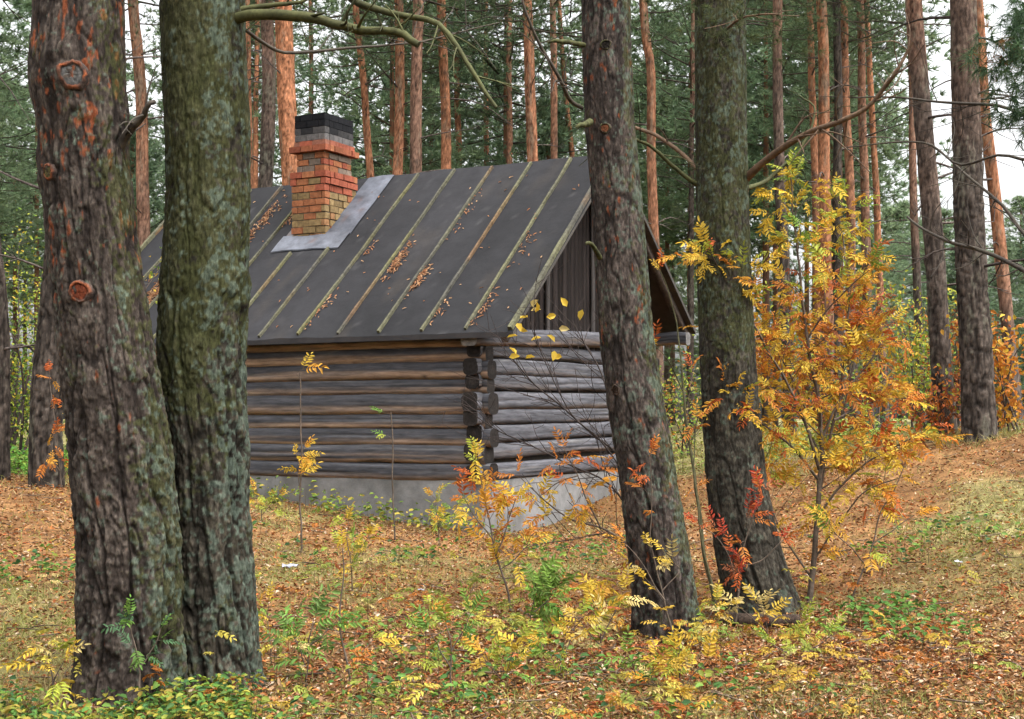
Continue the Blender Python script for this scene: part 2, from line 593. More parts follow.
xs, ys = axis(-9.5, 10.5, .055, (-320, 320)), axis(6., 25, .06, (-60, 420))
GX, GY = np.meshgrid(xs, ys)
GZ = G(GX, GY) + .022 * fbm(GX * 9, GY * 9, 0, 3, 51)
md = meadow(GX, GY)[..., None]
n1 = fbm(GX * 2.2, GY * 2.2, 0, 4, 31)[..., None]
n2 = fbm(GX * 11, GY * 11, 0, 3, 41)[..., None]
gc = lerp(np.array([.165, .082, .034]), np.array([.31, .165, .068]), np.clip(.5 + n1 + .6 * n2, 0, 1))
gr = lerp(np.array([.17, .155, .055]), np.array([.31, .265, .115]), np.clip(.5 + n2 + .5 * n1, 0, 1))
gc = lerp(gc, gr, sstep(.35, .75, md))
ny, nx = GX.shape
ii = (np.arange(ny - 1)[:, None] * nx + np.arange(nx - 1)[None]).ravel()
mb = MB()
mb.add(np.stack([GX, GY, GZ], -1).reshape(-1, 3), np.stack([ii, ii + 1, ii + nx + 1, ii + nx], 1), gc.reshape(-1, 3))
o = mb.build('ground', M_ground)
o['kind'] = 'structure'

# ------------------------------------------------------------------ leaf litter, grass, herbs (uncountable)
def scatter(n, y0, y1, spread=.5, x0=None):
    y = y0 * np.exp(rng.uniform(0, 1, n) * math.log(y1 / y0))
    x = rng.uniform(-spread, spread, n) * y
    return x, y


LIT = np.array([(.42, .22, .09), (.48, .165, .05), (.23, .105, .05), (.64, .50, .35), (.54, .36, .07), (.36, .10, .035), (.30, .165, .085), (.48, .29, .16)])
n = 130000
x, y = scatter(n, 6.3, 30)
keepm = rng.uniform(0, 1, n) > meadow(x, y) * .62
x, y = x[keepm], y[keepm]
# more fallen leaves round the pines right of centre
x2, y2 = rng.normal(2.0, 1.7, 16000), rng.normal(8.4, 1.7, 16000)
ok = (y2 > 6.3)
x, y = np.concatenate([x, x2[ok]]), np.concatenate([y, y2[ok]])
n = len(x)
z = G(x, y) + rng.uniform(.012, .04, n)
a = rng.uniform(0, 6.283, n)
D = np.stack([np.cos(a), np.sin(a), rng.normal(0, .28, n)], 1)
Nn = nrm(np.stack([rng.normal(0, .38, n), rng.normal(0, .38, n), np.ones(n)], 1))
ci = rng.choice(len(LIT), n, p=[.24, .17, .16, .08, .06, .08, .10, .11])
col = LIT[ci] * rng.uniform(.65, 1.2, (n, 1))
Ls = rng.uniform(.022, .052, n) * (1 + .022 * np.clip(y - 9, 0, 15))
mb = MB()
leaves(mb, np.stack([x, y, z], 1), D, Nn, Ls, Ls * rng.uniform(.22, .55, n), np.clip(col, 0, 1), fold=.35)
for k in range(900):                          # twigs and cones shed by the pines
    yy = 6.4 * math.exp(rng.uniform(0, 1.3))
    xx = rng.uniform(-.5, .5) * yy
    aa, ll = rng.uniform(0, 6.28), rng.uniform(.06, .34)
    px_ = xx + np.cos(aa + np.array([0, .15, .25])) * ll * np.array([0, .5, 1])
    py_ = yy + np.sin(aa + np.array([0, .15, .25])) * ll * np.array([0, .5, 1])
    tube(mb, np.stack([px_, py_, G(px_, py_) + .03 + rng.uniform(0, .02, 3)], 1), rng.uniform(.002, .006), 4, np.array([.12, .085, .06]) * rng.uniform(.6, 1.8), cap=False)
for (bx, by, br) in ((-2.06, 7.5, .31), (-1.62, 7.85, .28), (1.1, 10, .25), (1.95, 11, .28)):
    aa, rr = rng.uniform(0, 6.283, 500), br + np.abs(rng.normal(0, .1, 500))
    P = np.stack([bx + rr * np.cos(aa), by + rr * np.sin(aa), np.zeros(500)], 1)
    P[:, 2] = G(P[:, 0], P[:, 1]) + np.clip(.09 - (rr - br) * .5, .02, .1) * rng.uniform(.3, 1, 500)
    leaves(mb, P, nrm(rng.normal(0, 1, (500, 3)) * np.array([1, 1, .4])), nrm(rng.normal(0, .5, (500, 3)) + np.array([0, 0, 1.])), rng.uniform(.03, .06, 500), .02, LIT[rng.integers(0, 8, 500)] * .8)
o = mb.build('leaf_litter', M_litter)
tag(o, 'brown and orange fallen leaves strewn over the forest floor', 'fallen leaves', kind='stuff')

n = 170000
x, y = scatter(n, 6.2, 32, .55)
keepm = rng.uniform(0, 1, n) < sstep(.3, .8, meadow(x, y)) * .9 + .1
x, y = x[keepm], y[keepm]
for (bx, by, br) in ((-2.06, 7.5, .31), (-1.62, 7.85, .28), (1.1, 10, .26), (1.95, 11, .3), (6.15, 18.5, .3), (6.1, 20, .25)):
    aa = rng.uniform(0, 6.283, 420)
    rr = br + np.abs(rng.normal(0, .13, 420))
    x, y = np.concatenate([x, bx + rr * np.cos(aa)]), np.concatenate([y, by + rr * np.sin(aa)])
n = len(x)
z = G(x, y) - .005
h = rng.uniform(.04, .13, n) * np.where(y > 15, 1.2, 1) 
D = nrm(np.stack([rng.normal(0, .7, n), rng.normal(0, .7, n), np.ones(n)], 1))
S = nrm(np.cross(D, rng.normal(0, 1, (n, 3))))
P = np.stack([x, y, z], 1)
bend = np.stack([rng.normal(0, .35, n), rng.normal(0, .35, n), np.zeros(n)], 1) * h[:, None]
w = (.0014 + .00016 * y)[:, None]
V = np.stack([P - S * w, P + S * w, P + D * h[:, None] * .6 - S * w * .7, P + D * h[:, None] * .6 + S * w * .7, P + D * h[:, None] + bend], 1).reshape(-1, 3)
i5 = np.arange(n)[:, None] * 5
gk = np.clip(.5 + fbm(x * .9, y * .9, 0, 3, 61) + rng.normal(0, .25, n), 0, 1)[:, None]
gcol = lerp(np.array([.54, .42, .19]), np.array([.32, .36, .08]), gk) * rng.uniform(.7, 1.2, (n, 1))
mb = MB()
mb.add(V, i5 + np.array([[0, 1, 3, 2]]), np.repeat(gcol, 5, 0))
mb.t.append(np.concatenate([i5 + np.array([[2, 3, 4]])]))
o = mb.build('grass', M_leaf)
tag(o, 'thin straw and green autumn grass on the forest floor', 'grass', kind='stuff')


def herb_patch(mb, x, y, hmin, hmax, lsize, cols, per=6):
    n = len(x)
    z = G(x, y)
    h = rng.uniform(hmin, hmax, n)
    for k in range(per):
        a = rng.uniform(0, 6.283, n)
        t = rng.uniform(.35, 1, n)
        off = np.stack([np.cos(a), np.sin(a), np.zeros(n)], 1) * (h * .32)[:, None] * rng.uniform(.2, 1, (n, 1))
        P = np.stack([x, y, z + h * t], 1) + off
        D = np.stack([np.cos(a), np.sin(a), rng.normal(.05, .3, n)], 1)
        Nn = nrm(np.stack([rng.normal(0, .4, n), rng.normal(0, .4, n) - .25, np.ones(n)], 1))
        ci = rng.integers(0, len(cols), n)
        c = np.array(cols)[ci] * rng.uniform(.7, 1.25, (n, 1))
        l = lsize * rng.uniform(.6, 1.2, n)
        leaves(mb, P, D, Nn, l, l * .55, np.clip(c, 0, 1))
    S = np.stack([x, y, z - .02], 1)
    T = np.stack([x + rng.normal(0, .02, n), y, z + h], 1)
    V = np.stack([S - [.0025, 0, 0], S + [.0025, 0, 0], T], 1).reshape(-1, 3)
    mb.add(V, np.arange(3 * n).reshape(-1, 3), np.array([.13, .1, .05]))


GREEN = [(.085, .20, .04), (.12, .26, .045), (.17, .30, .05), (.06, .15, .045), (.30, .34, .05)]
mb = MB()
# bilberry-like carpet along the lower left edge
n = 2600
x = rng.uniform(-4.2, -.3, n)
y = rng.uniform(6.3, 7.75, n)
m = (y < 7.3 + .5 * fbm(x * 2.5, 0, 3, 3, 4) - .5 * sstep(-1.7, -.6, x)) & (rng.uniform(0, 1, n) < (1.0 - .6 * sstep(-1.6, -.3, x)) * np.clip(.75 + 1.2 * fbm(x * 3, y * 3, 0, 3, 44), .1, 1))
herb_patch(mb, x[m], y[m], .04, .19, .045, GREEN + [(.45, .42, .06), (.4, .3, .05)], 6)
# along the foundation
t = rng.uniform(0, 1, 150)
base = np.stack([-.45 - 6.6 * t * .879, 18.05 + 6.6 * t * .477], 1)
herb_patch(mb, base[:, 0] + rng.normal(0, .15, 150), base[:, 1] - np.abs(rng.normal(.12, .3, 150)), .1, .45, .085, [(.22, .32, .05), (.36, .38, .06), (.14, .25, .04), (.5, .4, .06)], 7)
# patches: right of the rowan, yard, behind the right-hand side
for (px, py, n, s, cs) in ((885, 628, 40, .2, GREEN[:3]), (925, 645, 16, .2, GREEN[:3]), (870, 480, 60, .5, GREEN[2:]), (780, 475, 160, .9, [(.36, .46, .08), (.28, .42, .07), (.45, .45, .1)]),
                           (24, 476, 420, 1.0, [(.13, .34, .05), (.2, .42, .06), (.3, .44, .08)]), (24, 470, 300, 1.4, [(.13, .34, .05), (.2, .42, .06)]), (660, 690, 30, .4, GREEN), (480, 660, 40, .5, GREEN[1:]), (380, 560, 40, .8, GREEN[2:]),
                           (930, 570, 40, .4, GREEN[2:]), (40, 590, 30, .4, GREEN), (400, 700, 60, .5, GREEN), (585, 560, 40, .4, GREEN[2:])):
    d = 1.5 * F / max(py - HY, 30)
    for _ in range(6):
        d = (CZ - g1((px - CX) * d / F, d)) * F / (py - HY)
        d = min(d, 24.)
    x0 = (px - CX) * d / F
    herb_patch(mb, x0 + rng.normal(0, s, n), d + rng.normal(0, s, n), .08, .06 + .02 * d, .04 + .002 * d, cs, 6)
# reddish, yellow and green seedlings mixed into the leaves below the two middle pines
n = 260
x, y = rng.normal(.6, 1.5, n), 6.6 * np.exp(rng.uniform(0, .62, n))
z = G(x, y)
hh = np.where(rng.uniform(0, 1, n) < .4, rng.uniform(.2, .5, n), rng.uniform(.05, .2, n))
LP, LD = [], []
for k in range(4):
    a = rng.uniform(0, 6.283, n)
    LP.append(np.stack([x, y, z + hh * rng.uniform(.6, 1, n)], 1))
    LD.append(np.stack([np.cos(a), np.sin(a), rng.normal(.15, .3, n)], 1))
LP, LD = np.concatenate(LP), np.concatenate(LD)
sc_ = np.array([(.55, .36, .05), (.5, .42, .07), (.48, .17, .03), (.3, .34, .06), (.35, .1, .03), (.58, .46, .18)])
pinnate(mb, LP, LD, nrm(np.stack([rng.normal(0, .35, 4 * n), rng.normal(0, .35, 4 * n) - .3, np.ones(4 * n)], 1)), rng.uniform(.05, .12, 4 * n), np.tile(sc_[np.where((x < .3) & (rng.uniform(0, 1, n) < .6), 3 - (rng.uniform(0, 1, n) < .3) * 2, rng.choice(6, n, p=[.26, .2, .17, .13, .11, .13]))], (4, 1)) * rng.uniform(.8, 1.2, (4 * n, 1)), 5, .4)
V = np.stack([np.stack([x - .002, y, z - .02], 1), np.stack([x + .002, y, z - .02], 1), np.stack([x, y, z + hh], 1)], 1).reshape(-1, 3)
mb.add(V, np.arange(3 * n).reshape(-1, 3), np.array([.12, .085, .05]))
o = mb.build('undergrowth', M_leaf)
tag(o, 'low green and yellow herbs and seedlings covering the forest floor', 'ground cover', kind='stuff')

# ================================================================== LOG CABIN
RISE, HALF, LEN, EZ = .871, 3.25, 8.27, 2.72
cab = thing('log_cabin', 'weathered grey log cabin with dark felt roof and brick chimney', 'cabin', (.013, 18, 0), rz=math.atan2(-.477, .879))


def rz_(y):
    return EZ + RISE * HALF - np.where(y < HALF, RISE, .755) * np.abs(y - HALF)


def roofz(x, y):
    return rz_(y) + .024 * fbm(x * 1.1, y * .9, 0, 3, 13) + .010 * fbm(x * 3.4, y * 1.1, 4, 3, 14) - .02 * np.sin(np.clip(np.minimum(y, 6.5 - y) / HALF, 0, 1) * math.pi)


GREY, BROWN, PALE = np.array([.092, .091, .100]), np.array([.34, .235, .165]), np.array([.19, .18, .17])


def log_mesh(p0, p1, r, seed, warm, mat, parent, name='log', endcol=(.028, .023, .020)):
    p0, p1 = np.array(p0, float), np.array(p1, float)
    L = np.linalg.norm(p1 - p0)
    n, seg = max(12, int(L / .07)), 40
    t = np.linspace(0, 1, n)
    ax = (p1 - p0) / L
    side = np.array([-ax[1], ax[0], 0])
    C = p0 + ax * (t * L)[:, None]
    C[:, 2] += .022 * fbm(t * 5 + seed, 0, 0, 2, seed)
    C = C + side * (.014 * fbm(t * 4, seed, 0, 2, seed + 1))[:, None]
    th = np.linspace(0, 2 * math.pi, seg, endpoint=False)
    S, TH = np.meshgrid(t * L, th, indexing='ij')
    R = r * (1 + .09 * fbm(S * .9, np.cos(TH) * .8, np.sin(TH) * .8 + seed, 3, seed + 2) + .02 * fbm(S * .5, np.cos(TH) * 6, np.sin(TH) * 6, 2, seed + 3))
    R = R * (np.abs(np.cos(TH)) ** 3.6 + np.abs(np.sin(TH)) ** 3.6) ** (-1 / 3.6) * .975
    for _ in range(6):           # long drying cracks
        a0, s0, ln = rng.uniform(2.4, 4.0) if _ % 2 else rng.uniform(-.8, .8), rng.uniform(0, L), rng.uniform(.4, 1.9)
        dth = (TH - a0 - .05 * np.sin(S) + math.pi) % (2 * math.pi) - math.pi
        R = R - .016 * np.exp(-(dth / .10) ** 2) * sstep(ln, ln * .6, np.abs(S - s0))
    V = C[:, None] + R[..., None] * (np.cos(TH)[..., None] * side + np.sin(TH)[..., None] * np.array([0, 0, 1.]))
    gab = mat is M_logy
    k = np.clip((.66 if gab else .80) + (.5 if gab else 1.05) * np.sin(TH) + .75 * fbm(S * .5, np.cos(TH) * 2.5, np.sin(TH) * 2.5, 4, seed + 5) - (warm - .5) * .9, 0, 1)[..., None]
    col = lerp(BROWN * (.6 if gab else 1), GREY * (1.35 if gab else .9), sstep(.15, .85, k))  # weathered grey over brown; recess shade painted into upper faces, undersides lightened against shade
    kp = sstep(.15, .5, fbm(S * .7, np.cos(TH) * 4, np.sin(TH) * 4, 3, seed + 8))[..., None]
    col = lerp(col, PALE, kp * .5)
    grain = fbm(S * .6, np.cos(TH) * 14, np.sin(TH) * 14, 3, seed + 14)[..., None]
    col = col * (1 + .7 * grain)
    for _ in range(int(L * .8)):          # knots
        a0, s0 = rng.uniform(0, 6.28), rng.uniform(0, L)
        dth = (TH - a0 + math.pi) % (2 * math.pi) - math.pi
        q = np.exp(-((dth * r / .025) ** 2 + ((S - s0) / .035) ** 2))[..., None]
        col = lerp(col, np.array([.05, .035, .028]), q * .8)
    mb = MB()
    i = np.arange(n - 1)[:, None] * seg
    j = np.arange(seg)[None]
    mb.add(V.reshape(-1, 3), np.stack([i + j, i + (j + 1) % seg, i + seg + (j + 1) % seg, i + seg + j], -1).reshape(-1, 4), col.reshape(-1, 3))
    for kk in (0, n - 1):
        rr = np.linspace(1, 0, 5)
        for q in range(4):
            v0, v1 = C[kk] + (V[kk] - C[kk]) * rr[q], C[kk] + (V[kk] - C[kk]) * max(rr[q + 1], .01)
            ring = np.concatenate([v0, v1])
            a = np.arange(seg)
            mb.add(ring, np.stack([a, (a + 1) % seg, seg + (a + 1) % seg, seg + a], 1), np.array(endcol) * rng.uniform(.8, 1.5))
    return mb.build(name, mat, parent)


WX0, WX1, WY0, WY1, FZ = -.70, -7.55, .42, 6.08, .745
LR, STEP = .128, .232
wall = MB()
box(wall, (WX0 - .16, WY0 + .10, FZ), (WX1 + .16, WY0 + .16, 2.96), (.035, .028, .022))
longw = wall.build('log_wall', M_plank, cab)
hs_ = [0, .225, .47, .70, .90, 1.17, 1.37, 1.60, 1.80, 1.98, 2.2]
for i in range(10):
    zc = FZ + (hs_[i] + hs_[i + 1]) / 2 + .01
    r = (hs_[i + 1] - hs_[i]) / 2 + .012
    ex = [.08, .05, .12, .04, .15, .1, .13, .05, -.1, -.1][i]
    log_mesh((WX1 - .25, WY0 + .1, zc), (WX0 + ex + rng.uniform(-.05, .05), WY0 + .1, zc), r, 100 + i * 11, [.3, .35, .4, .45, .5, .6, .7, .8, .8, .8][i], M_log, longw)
wall = MB()
box(wall, (WX0 - .16, WY0 + .16, FZ), (WX0 - .10, WY1 - .16, 2.62), (.035, .028, .022))
gabw = wall.build('log_wall', M_plank, cab)
for i in range(8):
    zc = FZ + .115 + hs_[i] + .0 + (.06 if i else 0)
    r = [.12, .115, .122, .118, .13, .112, .118, .11][i]
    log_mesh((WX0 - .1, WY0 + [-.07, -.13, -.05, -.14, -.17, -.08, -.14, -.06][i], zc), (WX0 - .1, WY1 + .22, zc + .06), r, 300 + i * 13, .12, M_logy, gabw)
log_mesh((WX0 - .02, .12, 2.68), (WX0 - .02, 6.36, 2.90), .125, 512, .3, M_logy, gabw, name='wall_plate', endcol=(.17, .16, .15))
rear = MB()
box(rear, (WX1 + .16, WY0 + .2, FZ), (WX1 + .10, WY1 - .2, 2.62), (.06, .05, .04))
rw = rear.build('log_wall', M_plank, cab)
rear = MB()
box(rear, (WX0 - .3, WY1 - .16, FZ), (WX1 + .2, WY1 - .10, 2.62), (.06, .05, .04))
rw2 = rear.build('log_wall', M_plank, cab)
for i in range(8):
    zc = FZ + .12 + STEP * i
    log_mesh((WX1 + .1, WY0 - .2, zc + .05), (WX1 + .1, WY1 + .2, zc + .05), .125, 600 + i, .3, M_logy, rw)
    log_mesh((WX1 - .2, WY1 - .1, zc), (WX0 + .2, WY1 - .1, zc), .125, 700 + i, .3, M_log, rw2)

for yy, zz_ in ((6.2, 2.93), (.34, 2.80)):
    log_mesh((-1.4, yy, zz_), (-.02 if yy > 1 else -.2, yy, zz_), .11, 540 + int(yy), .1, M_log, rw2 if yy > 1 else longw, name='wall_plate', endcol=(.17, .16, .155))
# foundation: a rough cast concrete strip, displaced grid all round
mb = MB()


def conc_face(p0, p1, z0, z1, out, seed):
    p0, p1 = np.array(p0, float), np.array(p1, float)
    n, m = 90, 14
    t, s = np.meshgrid(np.linspace(0, 1, n), np.linspace(0, 1, m), indexing='ij')
    P = p0 + (p1 - p0) * t[..., None]
    L = np.linalg.norm(p1 - p0)
    zz = z0 + (z1 - z0) * s
    dsp = .02 * fbm(t * L * 2.2, zz * 3, seed, 4, seed) - .006
    P3 = np.stack([P[..., 0] + out[0] * dsp, P[..., 1] + out[1] * dsp, zz], -1)
    k = np.clip(.5 + .8 * fbm(t * L * 1.3, zz * 2.5, seed, 4, seed + 4), 0, 1)[..., None]
    c = lerp(np.array([.20, .195, .185]), np.array([.33, .325, .32]), k)
    st = sstep(.2, .6, fbm(t * L * 3, zz * .6, 3, 3, seed + 9))[..., None]
    c = lerp(c, np.array([.14, .13, .11]), st * .6)
    i = (np.arange(n - 1)[:, None] * m + np.arange(m - 1)[None]).ravel()
    mb.add(P3.reshape(-1, 3), np.stack([i, i + m, i + m + 1, i + 1], 1), c.reshape(-1, 3))


fx0, fx1, fy0, fy1 = WX0 - .02, WX1 + .02, WY0 + .02, WY1 - .02
conc_face((fx1, fy0), (fx0, fy0), -.4, FZ + .01, (0, -1), 1)
conc_face((fx0, fy0), (fx0, fy1), -.4, FZ + .01, (1, 0), 2)
conc_face((fx0, fy1), (fx1, fy1), -.4, FZ + .01, (0, 1), 3)
conc_face((fx1, fy1), (fx1, fy0), -.4, FZ + .01, (-1, 0), 4)
box(mb, (fx1 - .03, fy0 + .03, FZ - .06), (fx0 - .03, fy1 - .03, FZ), (.28, .27, .26))
found = mb.build('foundation', M_conc, cab)

# gable boarding
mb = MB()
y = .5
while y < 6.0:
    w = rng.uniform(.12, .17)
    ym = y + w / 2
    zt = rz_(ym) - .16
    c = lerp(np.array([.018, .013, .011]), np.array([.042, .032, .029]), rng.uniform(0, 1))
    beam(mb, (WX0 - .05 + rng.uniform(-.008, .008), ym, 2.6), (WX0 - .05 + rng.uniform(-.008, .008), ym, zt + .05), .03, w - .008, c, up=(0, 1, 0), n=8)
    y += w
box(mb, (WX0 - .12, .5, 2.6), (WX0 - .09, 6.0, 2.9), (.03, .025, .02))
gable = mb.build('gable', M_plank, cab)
mb = MB()
for yy in (2.35, 3.9):
    mb = MB()
    beam(mb, (WX0 - .005, yy, 2.72), (WX0 - .005, yy, rz_(yy) - .15), .05, .09, (.085, .075, .07), up=(0, 1, 0))
    mb.build('post', M_plank, gable)

# roof: one solid shell over both slopes, felt on top
mb = MB()
nx_, ny_ = 120, 92
xg = np.linspace(-LEN, 0, nx_)
yg = np.concatenate([np.linspace(0, HALF, ny_ // 2), np.linspace(HALF, 2 * HALF, ny_ // 2)[1:]])
X, Y = np.meshgrid(xg, yg, indexing='ij')
Zt = roofz(X, Y)
nf = fbm(X * .8, Y * .5, 2, 4, 33)
c = lerp(np.array([.0150, .0146, .0160]), np.array([.027, .026, .0285]), np.clip(.5 + nf, 0, 1)[..., None])
spk = sstep(.42, .6, fbm(X * 9, Y * 9, 5, 3, 37))[..., None]
c = lerp(c, np.array([.065, .062, .062]), spk * .5)
bro = sstep(.25, .55, fbm(X * 2.2, Y * 1.1, 8, 4, 39))[..., None]
c = lerp(c, np.array([.06, .048, .038]), bro * .3)
m = len(yg)
i = (np.arange(nx_ - 1)[:, None] * m + np.arange(m - 1)[None]).ravel()
quad = np.stack([i, i + m, i + m + 1, i + 1], 1)
mb.add(np.stack([X, Y, Zt], -1).reshape(-1, 3), quad, c.reshape(-1, 3))
Zb = rz_(Y) - .075
mb.add(np.stack([X, Y, Zb], -1).reshape(-1, 3), quad[:, ::-1], (.10, .075, .06))
for xe in (0, nx_ - 1):
    top = np.stack([X[xe], Y[xe], Zt[xe]], -1)
    bot = np.stack([X[xe], Y[xe], Zb[xe]], -1)
    k = np.arange(m - 1)
    mb.add(np.concatenate([top, bot]), np.stack([k, k + 1, m + k + 1, m + k], 1), (.09, .08, .07))
for ye in (0, m - 1):
    top = np.stack([X[:, ye], Y[:, ye], Zt[:, ye]], -1)
    bot = np.stack([X[:, ye], Y[:, ye], Zb[:, ye]], -1)
    k = np.arange(nx_ - 1)
    mb.add(np.concatenate([top, bot]), np.stack([k, k + 1, nx_ + k + 1, nx_ + k], 1), (.055, .05, .05))
roof = mb.build('roof', M_felt, cab, smooth=False)
for p in roof.data.polygons:
    pass
# rafters under the overhang
mb = MB()
for xr in (-.16,):
    for ya, yb in ((.05, 3.2), (6.45, 3.3)):
        beam(mb, (xr, ya, rz_(ya) - .14), (xr, yb, rz_(yb) - .14), .09, .11, (.13, .10, .085), n=6)
raft = mb.build('rafter', M_wood, roof)


def batten(x, y0, y1, w, h, seed, front=True, name='batten', lift=.012, mossy=.5):
    n = 40
    yy = np.linspace(y0, y1, n)
    xx = x + .018 * fbm(yy * .8, seed, 0, 2, seed)
    zz = roofz(np.full(n, x), yy) + lift + .006 * fbm(yy * 2, seed, 0, 2, seed + 2)
    P = np.stack([xx, yy, zz], 1)
    T = nrm(np.gradient(P, axis=0))
    S = np.array([1., 0, 0])
    U = np.cross(S, T)
    hv = (h * (1 + .25 * fbm(yy * 4, seed, 0, 2, seed + 4)))[:, None]
    wv = (w / 2 * (1 + .3 * fbm(yy * 5, seed, 3, 2, seed + 6)))[:, None]
    V = np.stack([P - S * wv - U * .02, P - S * wv * .8 + U * hv, P + S * wv * .8 + U * hv, P + S * wv - U * .02], 1)
    k = np.clip(.5 + 1.2 * fbm(yy * 1.5, seed, 1, 3, seed + 8), 0, 1)[:, None]
    c = lerp(np.array([.085, .08, .066]), np.array([.135, .13, .075]), k)
    k2 = sstep(.12, .42, fbm(yy * 2.1, seed, 9, 3, seed + 12))[:, None]
    c = lerp(c, np.array([.14, .125, .045]), k2 * mossy)
    k3 = sstep(.2, .45, fbm(yy * 1.3, seed, 19, 3, seed + 17))[:, None]
    c = lerp(c, np.array([.18, .10, .05]), k3 * .7)
    mb = MB()
    i = np.arange(n - 1)[:, None] * 4
    j = np.arange(3)[None]
    mb.add(V.reshape(-1, 3), np.stack([i + j, i + j + 1, i + 5 + j, i + 4 + j], -1).reshape(-1, 4), np.repeat(c, 4, 0))
    mb.add(V[0], [[0, 1, 2, 3]], c[0])
    mb.add(V[-1], [[3, 2, 1, 0]], c[-1])
    return mb.build(name, M_wood, roof, smooth=False)


BAT = [-(.06 + .68 * k) for k in range(1, 13)]
for k, bx_ in enumerate(BAT):
    y1 = 3.2
    if -5.05 < bx_ < -4.3:
        batten(bx_, .04, 1.66, .042, .03, 40 + k)
    elif -5.4 < bx_ < -4.3 or -4.42 < bx_ < -3.9:
        batten(bx_, .04, 1.72, .042, .03, 40 + k)
    else:
        batten(bx_, .04, y1, .042, .03, 40 + k)
    batten(bx_, 6.46, 3.3, .042, .03, 140 + k)
batten(-.045, .02, 3.22, .065, .045, 90, name='rake_board', mossy=0)
batten(-.045, 6.48, 3.28, .06, .045, 91, name='rake_board', mossy=.3)
batten(-LEN + .045, .02, 3.22, .06, .045, 92, name='rake_board', mossy=.3)

# chimney flashing: thin sheets lying on the felt
mb = MB()


def sheet(x0, x1, y0, y1, lift, c):
    nx, ny = 14, 24
    X, Y = np.meshgrid(np.linspace(x0, x1, nx), np.linspace(y0, y1, ny), indexing='ij')
    Z = roofz(X, Y) + lift + .012 * fbm(X * 5, Y * 5, 1, 3, 66)
    i = (np.arange(nx - 1)[:, None] * ny + np.arange(ny - 1)[None]).ravel()
    k = fbm(X * 3, Y * 2, 4, 3, 67)[..., None]
    cc = np.array(c) * (1 + .5 * k)
    rst = sstep(.3, .5, fbm(X * 4, Y * 4, 9, 3, 68))[..., None]
    cc = lerp(cc, np.array([.2, .1, .06]), rst * .4)
    mb.add(np.stack([X, Y, Z], -1).reshape(-1, 3), np.stack([i, i + ny, i + ny + 1, i + 1], 1), cc.reshape(-1, 3))
    for e, k2 in ((0, 1), (ny - 1, -1)):
        top = np.stack([X[:, e], Y[:, e], Z[:, e]], -1)
        bot = top - [0, 0, .02]
        a = np.arange(nx - 1)
        mb.add(np.concatenate([top, bot]), np.stack([a, a + 1, nx + a + 1, nx + a], 1), np.array(c) * .7)


sheet(-4.43, -3.93, 2.0, 3.22, .03, (.155, .165, .195))
sheet(-5.25, -3.96, 1.70, 2.02, .036, (.18, .19, .22))
sheet(-5.2, -4.95, 2.0, 2.8, .03, (.15, .13, .125))
mb.build('flashing', M_metal, roof)

# chimney, brick by brick
CXa, CXb, CYa, CYb = -5.04, -4.42, 2.0, 2.8
bm_, cap_, neck_ = MB(), MB(), MB()
RED, ORG, TAN, SOOT = np.array([.33, .095, .055]), np.array([.37, .145, .068]), np.array([.29, .20, .095]), np.array([.014, .014, .016])


def course(mb, z, h, grow, pal, shift, jit=.017, gap=.016):
    x0, x1, y0, y1 = CXa - grow, CXb + grow, CYa - grow, CYb + grow
    wdt = .12
    bl = .235

    def run(a, b, sh):
        cuts = [a]
        p = a + (bl if not sh else bl * .5)
        while p < b - .07:
            cuts.append(p)
            p += bl
        return cuts + [b]
    for (axis_, fix, a, b, sh) in (('x', y0, x0, x1, shift), ('x', y1 - wdt, x0, x1, shift), ('y', x1 - wdt, y0 + wdt, y1 - wdt, not shift), ('y', x0, y0 + wdt, y1 - wdt, not shift)):
        cu = run(a, b, sh)
        for k in range(len(cu) - 1):
            c = pal() * rng.uniform(.75, 1.25)
            d = rng.uniform(-jit, jit, 3)
            lo, hi = cu[k] + gap / 2, cu[k + 1] - gap / 2
            if axis_ == 'x':
                A, B = (lo, fix + d[1], z + gap / 2), (hi, fix + wdt + d[1], z + h - gap / 2 + d[2] * .3)
            else:
                A, B = (fix + d[0], lo, z + gap / 2), (fix + wdt + d[0], hi, z + h - gap / 2 + d[2] * .3)
            box(mb, A, B, c)


z, k = 4.28, 0
while z < 5.40:
    f = (z - 4.28) / 1.12

    def pal(f=f):
        u = rng.uniform(0, 1)
        if f < .72:
            return TAN if u < .58 else (ORG if u < .9 else lerp(TAN, ORG, .5))
        return RED if u < .5 else (ORG if u < .9 else TAN)
    course(bm_, z, .109, 0.022 if f < .86 else .04, pal, k % 2)
    z += .109
    k += 1
ztop = z
box(bm_, (CXa + .06, CYa + .06, 4.2), (CXb - .06, CYb - .06, 6.2), (.22, .18, .14))
box(bm_, (CXa + .006, CYa + .006, 4.2), (CXb - .006, CYb - .006, 5.34), (.24, .20, .15))
while z < 5.74:
    course(bm_, z, .10, -.035, lambda: ([RED, ORG, np.array([.24, .19, .15]), np.array([.22, .17, .13])][rng.integers(0, 4)]), k % 2, jit=.006)
    z += .10
    k += 1
chim = bm_.build('chimney', M_brick, cab, smooth=False)
course(neck_, z, .105, .055, lambda: lerp(RED, ORG, rng.uniform(0, 1)), k % 2, .01)
z += .105
course(neck_, z, .08, -.005, lambda: lerp(RED, np.array([.28, .13, .09]), rng.uniform(0, 1)), 1, .015, .006)
z += .08
neck_.build('collar', M_brick, chim, smooth=False)
zc0 = z
while z < 6.30:
    g = (z - zc0)
    course(cap_, z, .105, -.015, lambda g=g: lerp(np.array([.17, .16, .155]), SOOT, np.clip(.25 + g * 5 + rng.normal(0, .3), 0, 1)), k % 2, .004, .008)
    z += .105
    k += 1
